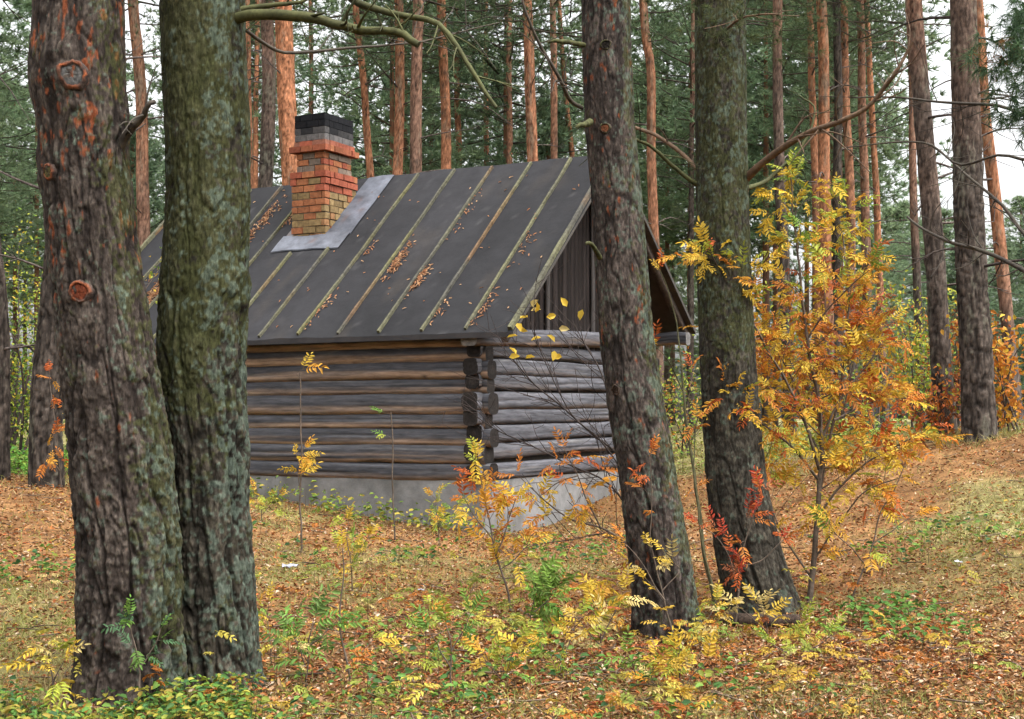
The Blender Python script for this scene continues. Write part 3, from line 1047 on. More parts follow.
box(cap_, (CXa + .06, CYa + .06, zc0), (CXb - .06, CYb - .06, z - .02), SOOT)
cap_.build('chimney_cap', M_brick, chim, smooth=False)

# needle and leaf drifts lying on the felt against the battens
mb = MB()
pts = []
spots = [(-2.74, 1.35, .22, 80), (-2.10, .95, .16, 50), (-3.4, 1.6, .12, 10), (-.74, .35, .2, 20), (-.74, 1.5, .3, 12), (-2.1, 2.3, .3, 12), (-1.42, .4, .2, 10), (-3.46, .5, .2, 14),
         (-6.1, 2.5, .3, 60), (-6.15, 1.85, .3, 60), (-7.2, 1.4, .45, 200), (-7.1, .95, .3, 120), (-7.5, .5, .3, 90), (-5.5, 2.6, .2, 40)]
for (sx, sy, s, n) in spots:
    n = int(n * 2.2)
    xx = sx + .04 + np.abs(rng.normal(0, s * .28, n))
    yy = sy + rng.normal(0, s * .75, n)
    pts.append(np.stack([xx, yy], 1))
n = 110
pts.append(np.stack([rng.uniform(-LEN + .2, -.2, n), rng.uniform(.1, 3.0, n)], 1))
q = np.concatenate(pts)
q = q[(q[:, 1] > .05) & (q[:, 1] < 3.15) & (q[:, 0] < -.05) & (q[:, 0] > -LEN + .05)]
P = np.stack([q[:, 0], q[:, 1], roofz(q[:, 0], q[:, 1]) + rng.uniform(.012, .035, len(q))], 1)
a = rng.uniform(0, 6.28, len(q))
D = np.stack([np.cos(a), np.sin(a), RISE * np.sin(a) + rng.normal(0, .15, len(q))], 1)
cc = np.array([(.40, .19, .09), (.30, .13, .06), (.5, .30, .16), (.22, .11, .06)])[rng.integers(0, 4, len(q))]
leaves(mb, P, D, nrm(np.array([[0, -RISE, 1.]]) + rng.normal(0, .3, (len(q), 3))), rng.uniform(.03, .09, len(q)), .02, cc)
o = mb.build('roof_needle_litter', M_litter)
o.location = cab.location
o.rotation_euler = cab.rotation_euler
tag(o, 'rusty drifts of fallen pine needles lying on the dark felt roof', 'needle litter', kind='stuff')

# ================================================================== NEAR PINES
twin = 'twin pines in the left foreground'
R_ = math.radians
palA = ((.043, .033, .027), (.104, .083, .068), (.016, .012, .010))
rootA = thing('pine_tree', 'thick reddish-grey pine in front at left with round sawn knot scars', 'pine tree', (-2.06, 7.5, g1(-2.06, 7.5)), twin)
rowsA = [(-1800, 60, 40), (-600, 74, 74), (-120, 78, 85), (0, 79, 86), (45, 78, 90), (80, 77, 94), (120, 84, 90), (160, 85, 86), (240, 93, 87), (300, 101, 89), (380, 111, 95), (450, 120, 99), (550, 129, 100), (620, 130, 102), (670, 129, 104), (705, 128, 112)]


def zpx(py, d):
    return CZ - (py - HY) * d / F


zk1, zk2, zk3 = zpx(75, 7.5), zpx(292, 7.5), zpx(170, 7.5)
o_, surfA = near_trunk(rowsA, 7.5, rootA, 300, .0075, palA, .27, 17, .15, .026, 3,
                       bumps=((zk1, R_(-94), .075, .02), (zk2, R_(-116), .05, .012), (zk3, R_(-160), .07, .02)),
                       orange=lambda th, z: np.clip(-.14 + .37 * sstep(1.6, 3.2, z) + .40 * sstep(3.5, 3.75, z) * np.exp(-((((th - R_(-92) + math.pi) % 6.2832) - math.pi) / .33) ** 2), -.2, 1),
                       moss=lambda th, z: np.clip(.14 + .55 * sstep(.1, .9, np.cos(th)) * sstep(4.6, 2.8, z), 0, 1),
                       lichen=lambda th, z: np.clip(.16 + .34 * sstep(.0, .8, np.cos(th)) * sstep(2.6, 1.2, z) - .06, 0, 1))


def knot(root, surf, px, py, r, ring, core, off0=.01):
    p, nn = surf(px, py)
    p = p + nn * off0
    mb = MB()
    s = nrm(np.cross(nn, [0, 0, 1]))
    u = np.array([0, 0, 1.])
    th = np.linspace(0, 2 * math.pi, 28, endpoint=False)
    prev = None
    brk = np.array([.075, .055, .046])
    prof = [(1.7, -.07, brk), (1.35, -.012, brk * 1.2), (1.16, .002, ring), (1.0, .004, ring * .9), (.9, -.006, core * .5), (.72, -.004, core), (.45, -.006, core * .8), (.2, -.005, core * 1.1), (.02, -.006, core * .6)]
    V, C = [], []
    rag = np.clip(.5 + 1.3 * fbm(np.cos(th) * 1.6, np.sin(th) * 1.6, px, 3, int(py) + 5), 0, 1)[:, None]
    for rr, off, c in prof:
        wob = 1 + .3 * fbm(np.cos(th) * 2, np.sin(th) * 2, px, 3, int(py)) + .14 * fbm(np.cos(th) * 6, np.sin(th) * 6, px + rr * 3, 2, int(py))
        V.append(p + nn * (off + .009 * fbm(np.cos(th) * 4, np.sin(th) * 4, rr * 9, 3, 3))[:, None] + (r * rr * wob)[:, None] * (np.cos(th)[:, None] * s + np.sin(th)[:, None] * u))
        cc = np.tile(c, (28, 1))
        if .95 < rr < 1.2:
            cc = lerp(brk * 1.1, cc, rag)
        C.append(cc * (1 + .9 * fbm(np.cos(th) * 5, np.sin(th) * 5, rr * 7, 3, 8))[:, None])
    a = np.arange(28)
    f = np.concatenate([np.stack([k * 28 + a, k * 28 + (a + 1) % 28, (k + 1) * 28 + (a + 1) % 28, (k + 1) * 28 + a], 1) for k in range(len(prof) - 1)])
    mb.add(np.concatenate(V), f, np.concatenate(C))
    return keep(mb.build('knot_scar', M_bark, root), root)


OR = np.array([.27, .08, .032])
knot(rootA, surfA, 73, 75, .058, OR, np.array([.12, .115, .108]), .03)
knot(rootA, surfA, 80, 292, .046, OR * 1.1, np.array([.17, .045, .022]), .014)
knot(rootA, surfA, 49, 172, .034, OR, np.array([.12, .10, .04]))
knot(rootA, surfA, 157, 603, .016, OR, np.array([.4, .2, .1]), .004)
dark = ((.055, .045, .038), (.10, .085, .065))
mossb = ((.045, .045, .022), (.095, .097, .038))
branch(rootA, [W(118, 150, 7.45), W(128, 132, 7.4), W(140, 120, 7.35), W(149, 106, 7.3), W(155, 100, 7.3)], .028, .012, dark, twigs=5, tl=.25)
palB = ((.038, .032, .023), (.088, .075, .057), (.015, .013, .010))
rootB = thing('pine_tree', 'moss-covered pine second from left with a long mossy branch over the roof', 'pine tree', (-1.62, 7.85, g1(-1.62, 7.85)), twin)
rowsB = [(-1800, 240, 40), (-600, 218, 70), (-120, 204, 84), (0, 202, 83), (60, 204, 82), (130, 207, 83), (200, 208, 82), (250, 206, 85), (300, 203, 88), (350, 201, 88), (400, 203, 84), (450, 207, 82), (520, 209, 80), (600, 213, 82), (650, 216, 80), (690, 219, 86)]
ob_, surfB = near_trunk(rowsB, 7.85, rootB, 280, .0078, palB, .24, 15, .15, .022, 8,
                        bumps=((zpx(290, 7.85), R_(-20), .08, .02),),
                        moss=lambda th, z: np.clip(.92 * sstep(1.2, 2.6, z) * (1 - .5 * sstep(.3, .9, np.cos(th))) + .32, 0, 1),
                        lichen=lambda th, z: np.clip(.2 + .30 * sstep(-.1, .7, np.cos(th)) + .12 * sstep(2.4, 1.2, z), 0, 1),
                        orange=None)
branch(rootB, [W(228, 22, 7.8), W(250, 15, 7.7), W(300, 16, 7.6), W(345, 27, 7.55), (W(370, 31, 7.5)), W(400, 34, 7.45), W(419, 43, 7.4)], .034, .019, mossb, twigs=9, tl=.35)
branch(rootB, [W(235, 10, 7.8), W(262, 6, 7.85), W(300, 2, 7.9), W(322, -8, 7.95)], .018, .008, mossb, twigs=4, tl=.3)
branch(rootB, [W(215, -190, 7.85), W(290, -60, 7.7), W(350, -2, 7.6), W(392, 14, 7.5), W(430, 20, 7.4), W(447, 33, 7.3), W(470, 68, 7.2), W(497, 106, 7.1)], .032, .010, mossb, twigs=12, tl=.4)
branch(rootB, [W(243, 28, 7.9), W(262, 42, 8.1), W(282, 52, 8.3), W(305, 52, 8.4), W(350, 48, 8.5), W(392, 45, 8.6), W(430, 40, 8.7), W(500, 22, 8.8)], .012, .004, dark, twigs=10, tl=.4)

palC = ((.046, .036, .030), (.115, .090, .077), (.018, .014, .012))
rootC = thing('pine_tree', 'leaning grey-barked pine standing before the cabin gable', 'pine tree', (1.1, 10, g1(1.1, 10)))
rowsC = [(-1800, 590, 26), (-600, 596, 44), (-100, 604, 50), (0, 606, 49), (60, 607, 49), (120, 609, 50), (200, 617, 51), (260, 621, 52), (330, 626, 53), (400, 635, 56), (480, 648, 58), (540, 657, 61), (590, 663, 63), (640, 668, 70)]
oc_, surfC = near_trunk(rowsC, 10, rootC, 230, .010, palC, .19, 13, .13, .017, 15,
                        orange=lambda th, z: .03 + .22 * sstep(3., 4.4, z),
                        moss=lambda th, z: np.clip(.12 + .6 * sstep(.1, .9, np.cos(th)) , 0, 1),
                        lichen=lambda th, z: .22 + .25 * sstep(.2, .9, np.cos(th)))
branch(rootC, [W(582, 108, 9.95), W(570, 100, 9.8), W(558, 75, 9.6), W(540, 45, 9.5), W(525, 10, 9.4), W(518, -20, 9.4)], .016, .007, dark, twigs=9, tl=.5)
branch(rootC, [W(584, 45, 9.9), W(567, 42, 9.75), W(549, 41, 9.65)], .02, .014, mossb, twigs=1, tl=.2)
branch(rootC, [W(590, 122, 9.85), W(584, 125, 9.7), W(577, 127, 9.65)], .028, .016, mossb)
branch(rootC, [W(600, 258, 9.85), W(592, 245, 9.7), W(586, 243, 9.65)], .02, .012, mossb)
knot(rootC, surfC, 606, 45, .03, np.array([.09, .1, .04]), np.array([.03, .025, .02]))
knot(rootC, surfC, 605, 128, .03, np.array([.09, .1, .04]), np.array([.2, .08, .04]))
knot(rootC, surfC, 616, 390, .03, np.array([.12, .08, .05]), np.array([.05, .03, .02]))

palD = ((.042, .036, .028), (.095, .083, .063), (.020, .017, .013))
rootD = thing('pine_tree', 'straight greenish fine-barked pine beside the orange rowan with arching branches', 'pine tree', (1.95, 11, g1(1.95, 11)))
rowsD = [(-1800, 735, 26), (-600, 727, 46), (-100, 721, 50), (0, 720, 51), (100, 721, 51), (200, 722, 52), (300, 725, 54), (400, 730, 56), (480, 736, 60), (560, 750, 68), (600, 761, 72), (630, 768, 82)]
od_, surfD = near_trunk(rowsD, 11, rootD, 230, .010, palD, .20, 19, .085, .013, 22,
                        moss=lambda th, z: np.clip(.62 * sstep(1.4, 2.6, z) + .10, 0, 1),
                        lichen=lambda th, z: .20 + .1 * sstep(2., 3.5, z), orange=None)
brn = ((.11, .07, .045), (.20, .13, .085))
branch(rootD, [W(742, 183, 11), W(760, 165, 10.8), W(785, 146, 10.6), W(808, 133, 10.4), W(840, 122, 10.2), W(864, 110, 10.1), W(885, 88, 10), W(897, 72, 9.9), W(906, 56, 9.9), W(914, 40, 9.85)], .033, .010, brn, twigs=16, tl=.5)
branch(rootD, [W(742, 190, 11), W(764, 182, 11.2), W(776, 172, 11.3), W(800, 150, 11.4), W(815, 110, 11.5), W(800, 95, 11.6)], .022, .006, mossb, twigs=8, tl=.5)
branch(rootD, [W(700, 186, 11), W(690, 180, 10.95), W(672, 165, 10.9), W(650, 146, 10.8), W(636, 140, 10.75), W(618, 138, 10.9)], .02, .010, mossb, twigs=3, tl=.4)
branch(rootD, [W(700, 172, 11), W(680, 152, 11.1), W(655, 135, 11.2), W(636, 128, 11.3), W(600, 110, 11.4)], .02, .010, brn, twigs=3, tl=.4)
branch(rootD, [W(720, 36, 10.9), W(735, 22, 10.6), W(750, 16, 10.4), W(780, 14, 10.2)], .012, .006, brn, twigs=8, tl=.3)
# low green needle twigs hanging over the upper part of this pine
mb = MB()
Cn = W(765, 25, 10.5) + rng.normal(0, 1, (60, 3)) * np.array([.32, .3, .17])
needle_tufts(mb, Cn, nrm(Cn - W(730, 15, 10.8)), 26, .085, .005, (.05, .075, .03), (.13, .15, .06))
Cn = W(705, -5, 10.5) + rng.normal(0, 1, (50, 3)) * np.array([.4, .3, .14])
needle_tufts(mb, Cn, nrm(Cn - W(720, -25, 10.8)), 26, .085, .005, (.05, .075, .03), (.13, .15, .06))
for k in range(40):
    pass
keep(mb.build('needles', M_needle, rootD), rootD)

# ================================================================== BACKGROUND PINES
prof_top = lambda t: (1 - t) ** .6 * .9 + .15
prof_mid = lambda t: math.sin(math.pi * min(1, .12 + t * .9)) * .9 + .2
crowns = []
for k in range(4):
    cm = crown_mb(900 + k, 7.5, 2.7, 50, 18, 17, .16, .013, prof_mid)
    crowns.append(cm)
crown_meshes = []


def bg_pine(label, pts, w, d, tone=.5, top=17., crown=True, orange_z=3.0, dead=10, lower=None, group='pines standing behind the cabin', cz=None):
    pts = [np.array(p, float) for p in pts]
    P = [W(p[0], p[1], d) for p in pts]                     # listed from the top down
    if len(P) == 1:
        P.append(P[0] - np.array([0, 0, 1.]))
    # continue down to the ground and up to the top along the end slopes
    dn = nrm(P[-1] - P[-2])
    for _ in range(2):
        zg = g1(P[-1][0], d)
        if P[-1][2] > zg - .1:
            st = P[-1] + dn * (P[-1][2] - zg + .25) / max(.2, -dn[2])
            P.append(st)
            break
    base = P[-1]
    up = nrm(P[0] - P[1])
    if P[0][2] < top:
        up = nrm(up * .6 + np.array([0, 0, .4]))
        P.insert(0, P[0] + up * (top - P[0][2]) / up[2])
    Pn = np.array(P[::-1])
    n = 44
    C = smooth_path(Pn, n)
    h = (C[:, 2] - C[0, 2])
    r0 = w * d / F / 2
    r = r0 * (1.12 - .5 * np.clip((h - 1) / (top - 1), 0, 1) + .45 * np.exp(-h / .35) * .6)
    C = C + np.stack([fbm(h * .35, d, 0, 2, 3), fbm(h * .35, d, 5, 2, 4), h * 0], 1) * r0 * .5
    root = thing('pine_tree', label, 'pine tree', (base[0], base[1], g1(base[0], base[1])), group)
    k = np.clip((h - orange_z) / 3.5 + .6 * fbm(h * .8, d, 1, 3, 6), 0, 1)[:, None]
    lowc = lerp(np.array([.070, .056, .046]), np.array([.15, .115, .095]), tone)
    hic = lerp(np.array([.17, .115, .09]), np.array([.36, .155, .08]), tone)
    col = lerp(lowc, hic, k)
    mb = MB()
    seg = int(np.clip(w * 2.2, 14, 64))
    nn_ = 700 if w >= 14 else 220
    tt = np.linspace(0, n - 1, nn_)
    tt = np.where(tt < 30, tt, tt)
    C2 = np.stack([np.interp(tt, np.arange(n), C[:, q]) for q in range(3)], 1)
    r2, c2 = np.interp(tt, np.arange(n), r), np.stack([np.interp(tt, np.arange(n), col[:, q]) for q in range(3)], 1)
    thq = np.linspace(0, 2 * math.pi, seg, endpoint=False)
    hz = C2[:, 2][:, None]
    ux, uy = np.cos(thq)[None] * r0, np.sin(thq)[None] * r0
    sd = int(d * 7) % 97
    big = fbm(ux * 9, uy * 9, hz * 2.2, 3, sd)
    fine = fbm(ux * 34, uy * 34, hz * 15, 3, sd + 3)
    crk = np.minimum(np.abs(vn(ux * 20 + .6 * big, uy * 20, hz * 2.6, sd + 5)), .08 + np.abs(vn(ux * 30 + .6 * big, uy * 30, hz * 7, sd + 6)))
    low = (1 - np.clip((C2[:, 2] - orange_z) / 3, 0, .8))[:, None]
    Rr = r2[:, None] * (1 + .07 * big + (.10 * (sstep(0, .25, crk) - .7) + .08 * fine) * low)
    cc = c2[:, None, :] * (1 + 1.25 * fine + .6 * big)[..., None]
    cc = lerp(cc, c2[:, None, :] * .35, ((1 - sstep(.0, .18, crk)) * low * .9)[..., None])
    gm = sstep(.16, .34, fbm(ux * 7, uy * 7, hz * 1.4, 3, sd + 8) * .7 + fine * .5)[..., None]
    cc = lerp(cc, np.array([.14, .135, .10]), gm * .6)
    for _ in range(9):                       # old branch collars
        zq, tq = rng.uniform(C[0, 2] + 1.5, C[0, 2] + 11), rng.uniform(0, 6.28)
        dt = (thq - tq + math.pi) % 6.2832 - math.pi
        q = np.exp(-((dt[None] * r0 / .06) ** 2 + ((hz - zq) / .07) ** 2))
        Rr = Rr * (1 + .13 * q)
        cc = lerp(cc, np.array([.07, .055, .045]), (q * .8)[..., None])
    tube(mb, C2, Rr, seg, np.clip(cc, .01, 1))
    # knobbly radius
    for _ in range(dead):
        a = rng.integers(6, 30)
        az = rng.uniform(0, 6.28)
        l = rng.uniform(.4, 1.9)
        dd = np.array([math.cos(az), math.sin(az), rng.uniform(-.25, .35)])
        q = smooth_path([C[a], C[a] + dd * l * .5 + np.array([0, 0, .04 * l]), C[a] + dd * l + np.array([0, 0, rng.uniform(-.25, .2) * l])], 7)
        tube(mb, q, np.linspace(.012 + .008 * l, .005, 7), 5, np.array([.10, .08, .07]) * rng.uniform(.7, 1.4), cap=False)
        for _ in range(3):
            b = rng.integers(2, 7)
            e = nrm(dd + rng.normal(0, .6, 3)) * l * .4
            tube(mb, np.stack([q[b], q[b] + e * .5 + rng.normal(0, .03, 3), q[b] + e]), np.linspace(.007, .003, 3), 4, np.array([.10, .08, .07]), cap=False)
    keep(mb.build('trunk', M_barkfar, root), root)
    if crown:
        kk = rng.integers(0, len(crown_meshes)) if crown_meshes else 0
        cz = cz if cz is not None else top - 7.0
        o = link('crown', crown_meshes[kk], root)
        j = np.argmin(np.abs(C[:, 2] - cz))
        s = rng.uniform(.85, 1.15)
        o.location = [float(a) for a in (C[j] - np.array(root.location))]
        o.rotation_euler = (0, 0, rng.uniform(0, 6.28))
        o.scale = (s, s, s)
    return root


for cm in crowns:
    o = cm.build('crown', M_needle)
    crown_meshes.append(o.data)
    bpy.data.objects.remove(o)

gb = 'pines standing behind the cabin'
gl = 'pines at the left edge of the wood'
gr_ = 'pines on the rise at right'
bg_pine('dark trunk cut by the left edge of the picture', [(-30, 60), (-12, 220), (0, 330), (1, 470)], 18, 17.5, .15, 14, orange_z=6, group=gl, cz=7.5)
bg_pine('stout dark pine half hidden behind the left twin pine, orange rowan sprays at its foot', [(78, 50), (60, 250), (50, 400), (50, 470)], 28, 17, .0, 14, orange_z=7, group=gl, cz=7.2)
bg_pine('slender orange pine seen in the gap between the two thick left pines', [(134, 0), (141, 120), (145, 260)], 13, 33, .6, 17, group=gb)
bg_pine('orange pine trunk just right of the mossy twin pine', [(245, 20), (247, 100), (248, 170)], 10, 38, .8, 18, group=gb)
bg_pine('thin orange trunk pressed against the dark pine left of the chimney', [(257, 10), (255, 170)], 6, 48, .9, 19, group=gb)
bg_pine('dull grey-brown pine two trunks left of the chimney', [(266, 0), (267, 100), (265, 180)], 15, 30, .1, 17, orange_z=7, group=gb)
bg_pine('bright orange pine rising directly behind the chimney, left side', [(284, 0), (285, 60), (291, 170)], 20, 28.5, 1, 17, orange_z=.5, group=gb)
bg_pine('faint thin orange pine far behind the chimney top', [(311, 0), (311, 120)], 6, 55, .7, 20, orange_z=2, group=gb)
bg_pine('thin orange pine leaning right of the chimney', [(358, 20), (364, 80), (371, 180)], 8, 36, .85, 17, orange_z=1, group=gb)
bg_pine('orange-brown pine above the roof ridge, left one of a close pair', [(400, 0), (399, 80), (398, 180)], 11, 33, .8, 17, orange_z=1, group=gb)
bg_pine('grey-brown pine above the roof ridge, right one of a close pair', [(419, 0), (417, 80), (416, 180)], 13, 31, .3, 17, orange_z=4, group=gb)
bg_pine('straight orange pine behind the middle of the roof ridge', [(442, 0), (444, 80), (447, 180)], 11, 34, .85, 17, orange_z=1, group=gb)
bg_pine('very thin pine beside the straight orange one mid ridge', [(457, 30), (459, 170)], 7, 46, .8, 19, orange_z=1, group=gb)
bg_pine('thin orange pine half way between the mid-ridge pine and the leaning grey trunk', [(486, 30), (487, 170)], 6, 50, .8, 19, orange_z=1, group=gb)
bg_pine('thin brown pine left of the slightly tilted orange trunk', [(509, 0), (510, 170)], 7, 44, .5, 18, orange_z=3, group=gb)
bg_pine('slightly tilted orange trunk right part of the roof ridge', [(527, 0), (530, 80), (535, 180)], 12, 32, .8, 17, orange_z=1, group=gb)
bg_pine('brown pine next to the leaning grey trunk, behind the roof', [(553, 0), (555, 160)], 8, 40, .5, 18, orange_z=2, group=gb)
bg_pine('thin orange pine almost touching the leaning grey trunk on its left', [(562, 40), (573, 170)], 6, 46, .8, 18, orange_z=1, group=gb)
bg_pine('crooked orange pine between the two middle trunks', [(643, 0), (645, 35), (651, 70), (652, 140), (655, 240)], 10, 32, .75, 17, orange_z=1, group=gb)
bg_pine('pale slim trunk close left of the greenish pine', [(692, 180), (691, 330)], 6, 45, .3, 16, orange_z=9, group=gb)
bg_pine('dark brown pine directly above the rowan top', [(778, 0), (779, 120), (785, 290)], 11, 31, .25, 17, orange_z=6, group=gr_)
bg_pine('orange pine, left one of a tight cluster behind the rowan', [(809, 20), (814, 150), (819, 330)], 8, 38, .85, 18, orange_z=1, group=gr_)
bg_pine('thicker orange pine in the middle of the tight cluster behind the rowan', [(822, 0), (824, 120), (827, 330)], 12, 33, .9, 18, orange_z=1, group=gr_)
bg_pine('nearly black pine inside the tight cluster behind the rowan', [(837, 0), (838, 120), (836, 330)], 9, 34, 0, 18, orange_z=12, group=gr_)
bg_pine('orange pine, right one of the tight cluster behind the rowan', [(843, 0), (847, 120), (852, 330)], 9, 35, .7, 18, orange_z=2, group=gr_)
bg_pine('upright brown pine with pale upper trunk right of the cluster', [(862, 40), (864, 150), (868, 360)], 9, 36, .45, 17, orange_z=2, group=gr_, cz=11)
bg_pine('thin orange pine leaning right of the cluster', [(869, 60), (875, 160), (884, 380)], 7, 40, .9, 17, orange_z=1, group=gr_, cz=12)
bg_pine('thin grey pine just left of the bare dark trunk on the rise', [(911, 40), (914, 200), (922, 420)], 8, 34, .3, 16, orange_z=4, group=gr_, cz=13)
bg_pine('bare dark-footed pine leaning right on the crest of the rise', [(914, 0), (922, 100), (930, 220), (937, 320), (946, 425)], 18, 20, .45, 14, orange_z=4.2, dead=14, group=gr_, cz=10)
bg_pine('thickest grey pine on the crest of the rise, with low dead twigs', [(964, 0), (967, 120), (971, 230), (976, 340), (980, 428)], 28, 18.5, .2, 13, orange_z=4.5, dead=16, group=gr_, cz=9)
bg_pine('orange pine leaning at the right edge behind orange leaves', [(984, 100), (990, 160), (998, 240), (1007, 330), (1017, 425)], 12, 24, .9, 14, orange_z=1.2, group=gr_, cz=10)

# off-frame pine whose branches reach in from the right
rootR = thing('pine_tree', 'pine beyond the right edge whose needle branches hang into the upper right corner', 'pine tree', (4.75, 11, g1(4.75, 11)))
mb = MB()
zz = np.linspace(rootR.location[2] - .2, 12, 40)
tube(mb, np.stack([4.75 + .1 * np.sin(zz * .3), np.full(40, 11.), zz], 1), np.linspace(.24, .10, 40), 14, lerp(np.array([.12, .09, .075]), np.array([.3, .14, .07]), np.clip((zz - 3) / 4, 0, 1)[:, None]))
keep(mb.build('trunk', M_barkfar, rootR), rootR)
branch(rootR, [np.array([4.75, 11, 3.0]), W(1060, 287, 11.2), W(1024, 270, 11.4), W(985, 252, 11.7), W(950, 242, 12), W(922, 229, 12.3), W(908, 216, 12.5)], .026, .010, dark, twigs=12, tl=.5)
branch(rootR, [np.array([4.75, 11, 3.6]), W(1040, 240, 11.4), W(1000, 203, 11.8), W(964, 173, 12.2), W(945, 156, 12.5), W(928, 142, 12.7)], .022, .007, dark, twigs=12, tl=.5)
branch(rootR, [np.array([4.75, 11, 4.6]), W(1045, 118, 11), W(1000, 106, 11.3), W(950, 103, 11.6), W(900, 98, 12), W(850, 97, 12.3)], .02, .006, dark, twigs=16, tl=.6)
branch(rootR, [np.array([4.75, 11, 4.2]), W(1040, 158, 11), W(1000, 155, 11.3), W(960, 165, 11.6), W(925, 143, 12), W(845, 147, 12.3)], .017, .005, dark, twigs=14, tl=.5)
branch(rootR, [np.array([4.75, 11, 5.1]), W(1040, 40, 9), W(1015, 60, 8.6), W(1000, 62, 8.5)], .02, .006, brn, twigs=6, tl=.3)
mb = MB()
ax = smooth_path([W(1050, -10, 9), W(1022, 30, 8.6), W(1008, 60, 8.5), W(1000, 72, 8.45)], 30)
Cn = np.concatenate([ax + rng.normal(0, .085, (30, 3)) for _ in range(9)])
needle_tufts(mb, Cn, nrm(np.tile(nrm(np.gradient(ax, axis=0)), (9, 1)) + np.array([.1, 0, -.3])), 26, .12, .0045, (.05, .10, .045), (.13, .21, .10), .6)
ax = smooth_path([W(1060, 60, 9.2), W(1030, 90, 9), W(1015, 125, 8.9)], 20)
Cn = np.concatenate([ax + rng.normal(0, .08, (20, 3)) for _ in range(8)])
needle_tufts(mb, Cn, nrm(np.tile(nrm(np.gradient(ax, axis=0)), (8, 1))), 26, .12, .0045, (.05, .10, .045), (.13, .21, .10), .6)
Cn = W(1003, 58, 8.5) + rng.normal(0, .07, (16, 3))
needle_tufts(mb, Cn, nrm(rng.normal(0, 1, (16, 3))), 18, .10, .004, (.28, .13, .05), (.36, .2, .08), .7)
keep(mb.build('needles', M_needle, rootR), rootR)

# ------------------------------------------------------------------ far wood: reads as one mass
def arr(mb):
    v, c = np.concatenate(mb.v), np.concatenate(mb.c)
    t = [np.concatenate(mb.t)] if mb.t else []
    if mb.q:
        q = np.concatenate(mb.q)
        t += [q[:, [0, 1, 2]], q[:, [0, 2, 3]]]
    return v, c, np.concatenate(t)


prof_y = lambda t: (1 - t) ** .75 + .08
tmpl = [arr(crown_mb(950 + k, 10, 2.6, 66, 22, 14, .26, .038, prof_mid, .2, (.14, .21, .11), (.30, .39, .21))) for k in range(3)]
tmpl += [arr(crown_mb(970 + k, 7, 2.0, 52, 20, 14, .24, .036, prof_y, .15, (.14, .215, .12), (.30, .39, .23))) for k in range(2)]
far = MB()
for k in range(110):
    px = -260 + 1550 * ((k * 61) % 110 + rng.uniform(0, 1)) / 110
    d = rng.uniform(42, 100)
    X0 = (px - CX) * d / F
    zg = g1(X0, d)
    young = rng.uniform() < .45
    right = px > 868
    if right:
        if d < 44:
            continue
        H = rng.uniform(7.5, 12) * d / 75
        young = rng.uniform() < .6
    elif px < 40:
        H = rng.uniform(12, 22)
        young = False
    else:
        H = rng.uniform(14, 23) if not young else rng.uniform(6, 11)
    v, c, f = tmpl[rng.integers(3, 5)] if young else tmpl[rng.integers(0, 3)]
    hh = 7 if young else 10
    s = (H * (.85 if young else .62)) / hh
    s2 = s * rng.uniform(.85, 1.2) * (1.15 if not young else 1) * (1.45 if right else 1.1)
    a = rng.uniform(0, 6.28)
    R2 = np.array([[math.cos(a), -math.sin(a), 0], [math.sin(a), math.cos(a), 0], [0, 0, 1]])
    vv = (v @ R2.T) * np.array([s2, s2, s]) + np.array([X0, d, zg + H - hh * s])
    far.add(vv, f, c * rng.uniform(.75, 1.3) * (1 + np.array([.03, .0, -.03]) * rng.normal()))
    zz = np.linspace(zg - .3, zg + H, 10)
    r = rng.uniform(.11, .19)
    tube(far, np.stack([X0 + .0 * zz, np.full(10, d), zz], 1), np.linspace(r, .04, 10), 7, lerp(np.array([.14, .11, .09]), np.array([.36, .18, .10]), np.clip((zz - 3) / 5, 0, 1)[:, None]), cap=False)
o = far.build('far_pine_wood', M_needle, smooth=False)
tag(o, 'far green pine wood filling the view behind the cabin', 'wood', kind='stuff')

# ================================================================== DECIDUOUS SHRUBS AND ROWANS
YEL, GOLD, ORA, REDO, RUST = (np.array(c) for c in ((.72, .50, .06), (.72, .38, .05), (.66, .25, .045), (.54, .13, .03), (.36, .12, .045)))
YG, GRN, BGRN, CREAM = (np.array(c) for c in ((.42, .46, .06), (.12, .23, .04), (.23, .37, .06), (.66, .52, .2)))


def mixc(n, cols, p):
    ci = rng.choice(len(cols), n, p=np.array(p) / sum(p))
    return np.clip(np.array(cols)[ci] * rng.uniform(.8, 1.2, (n, 1)), 0, 1)


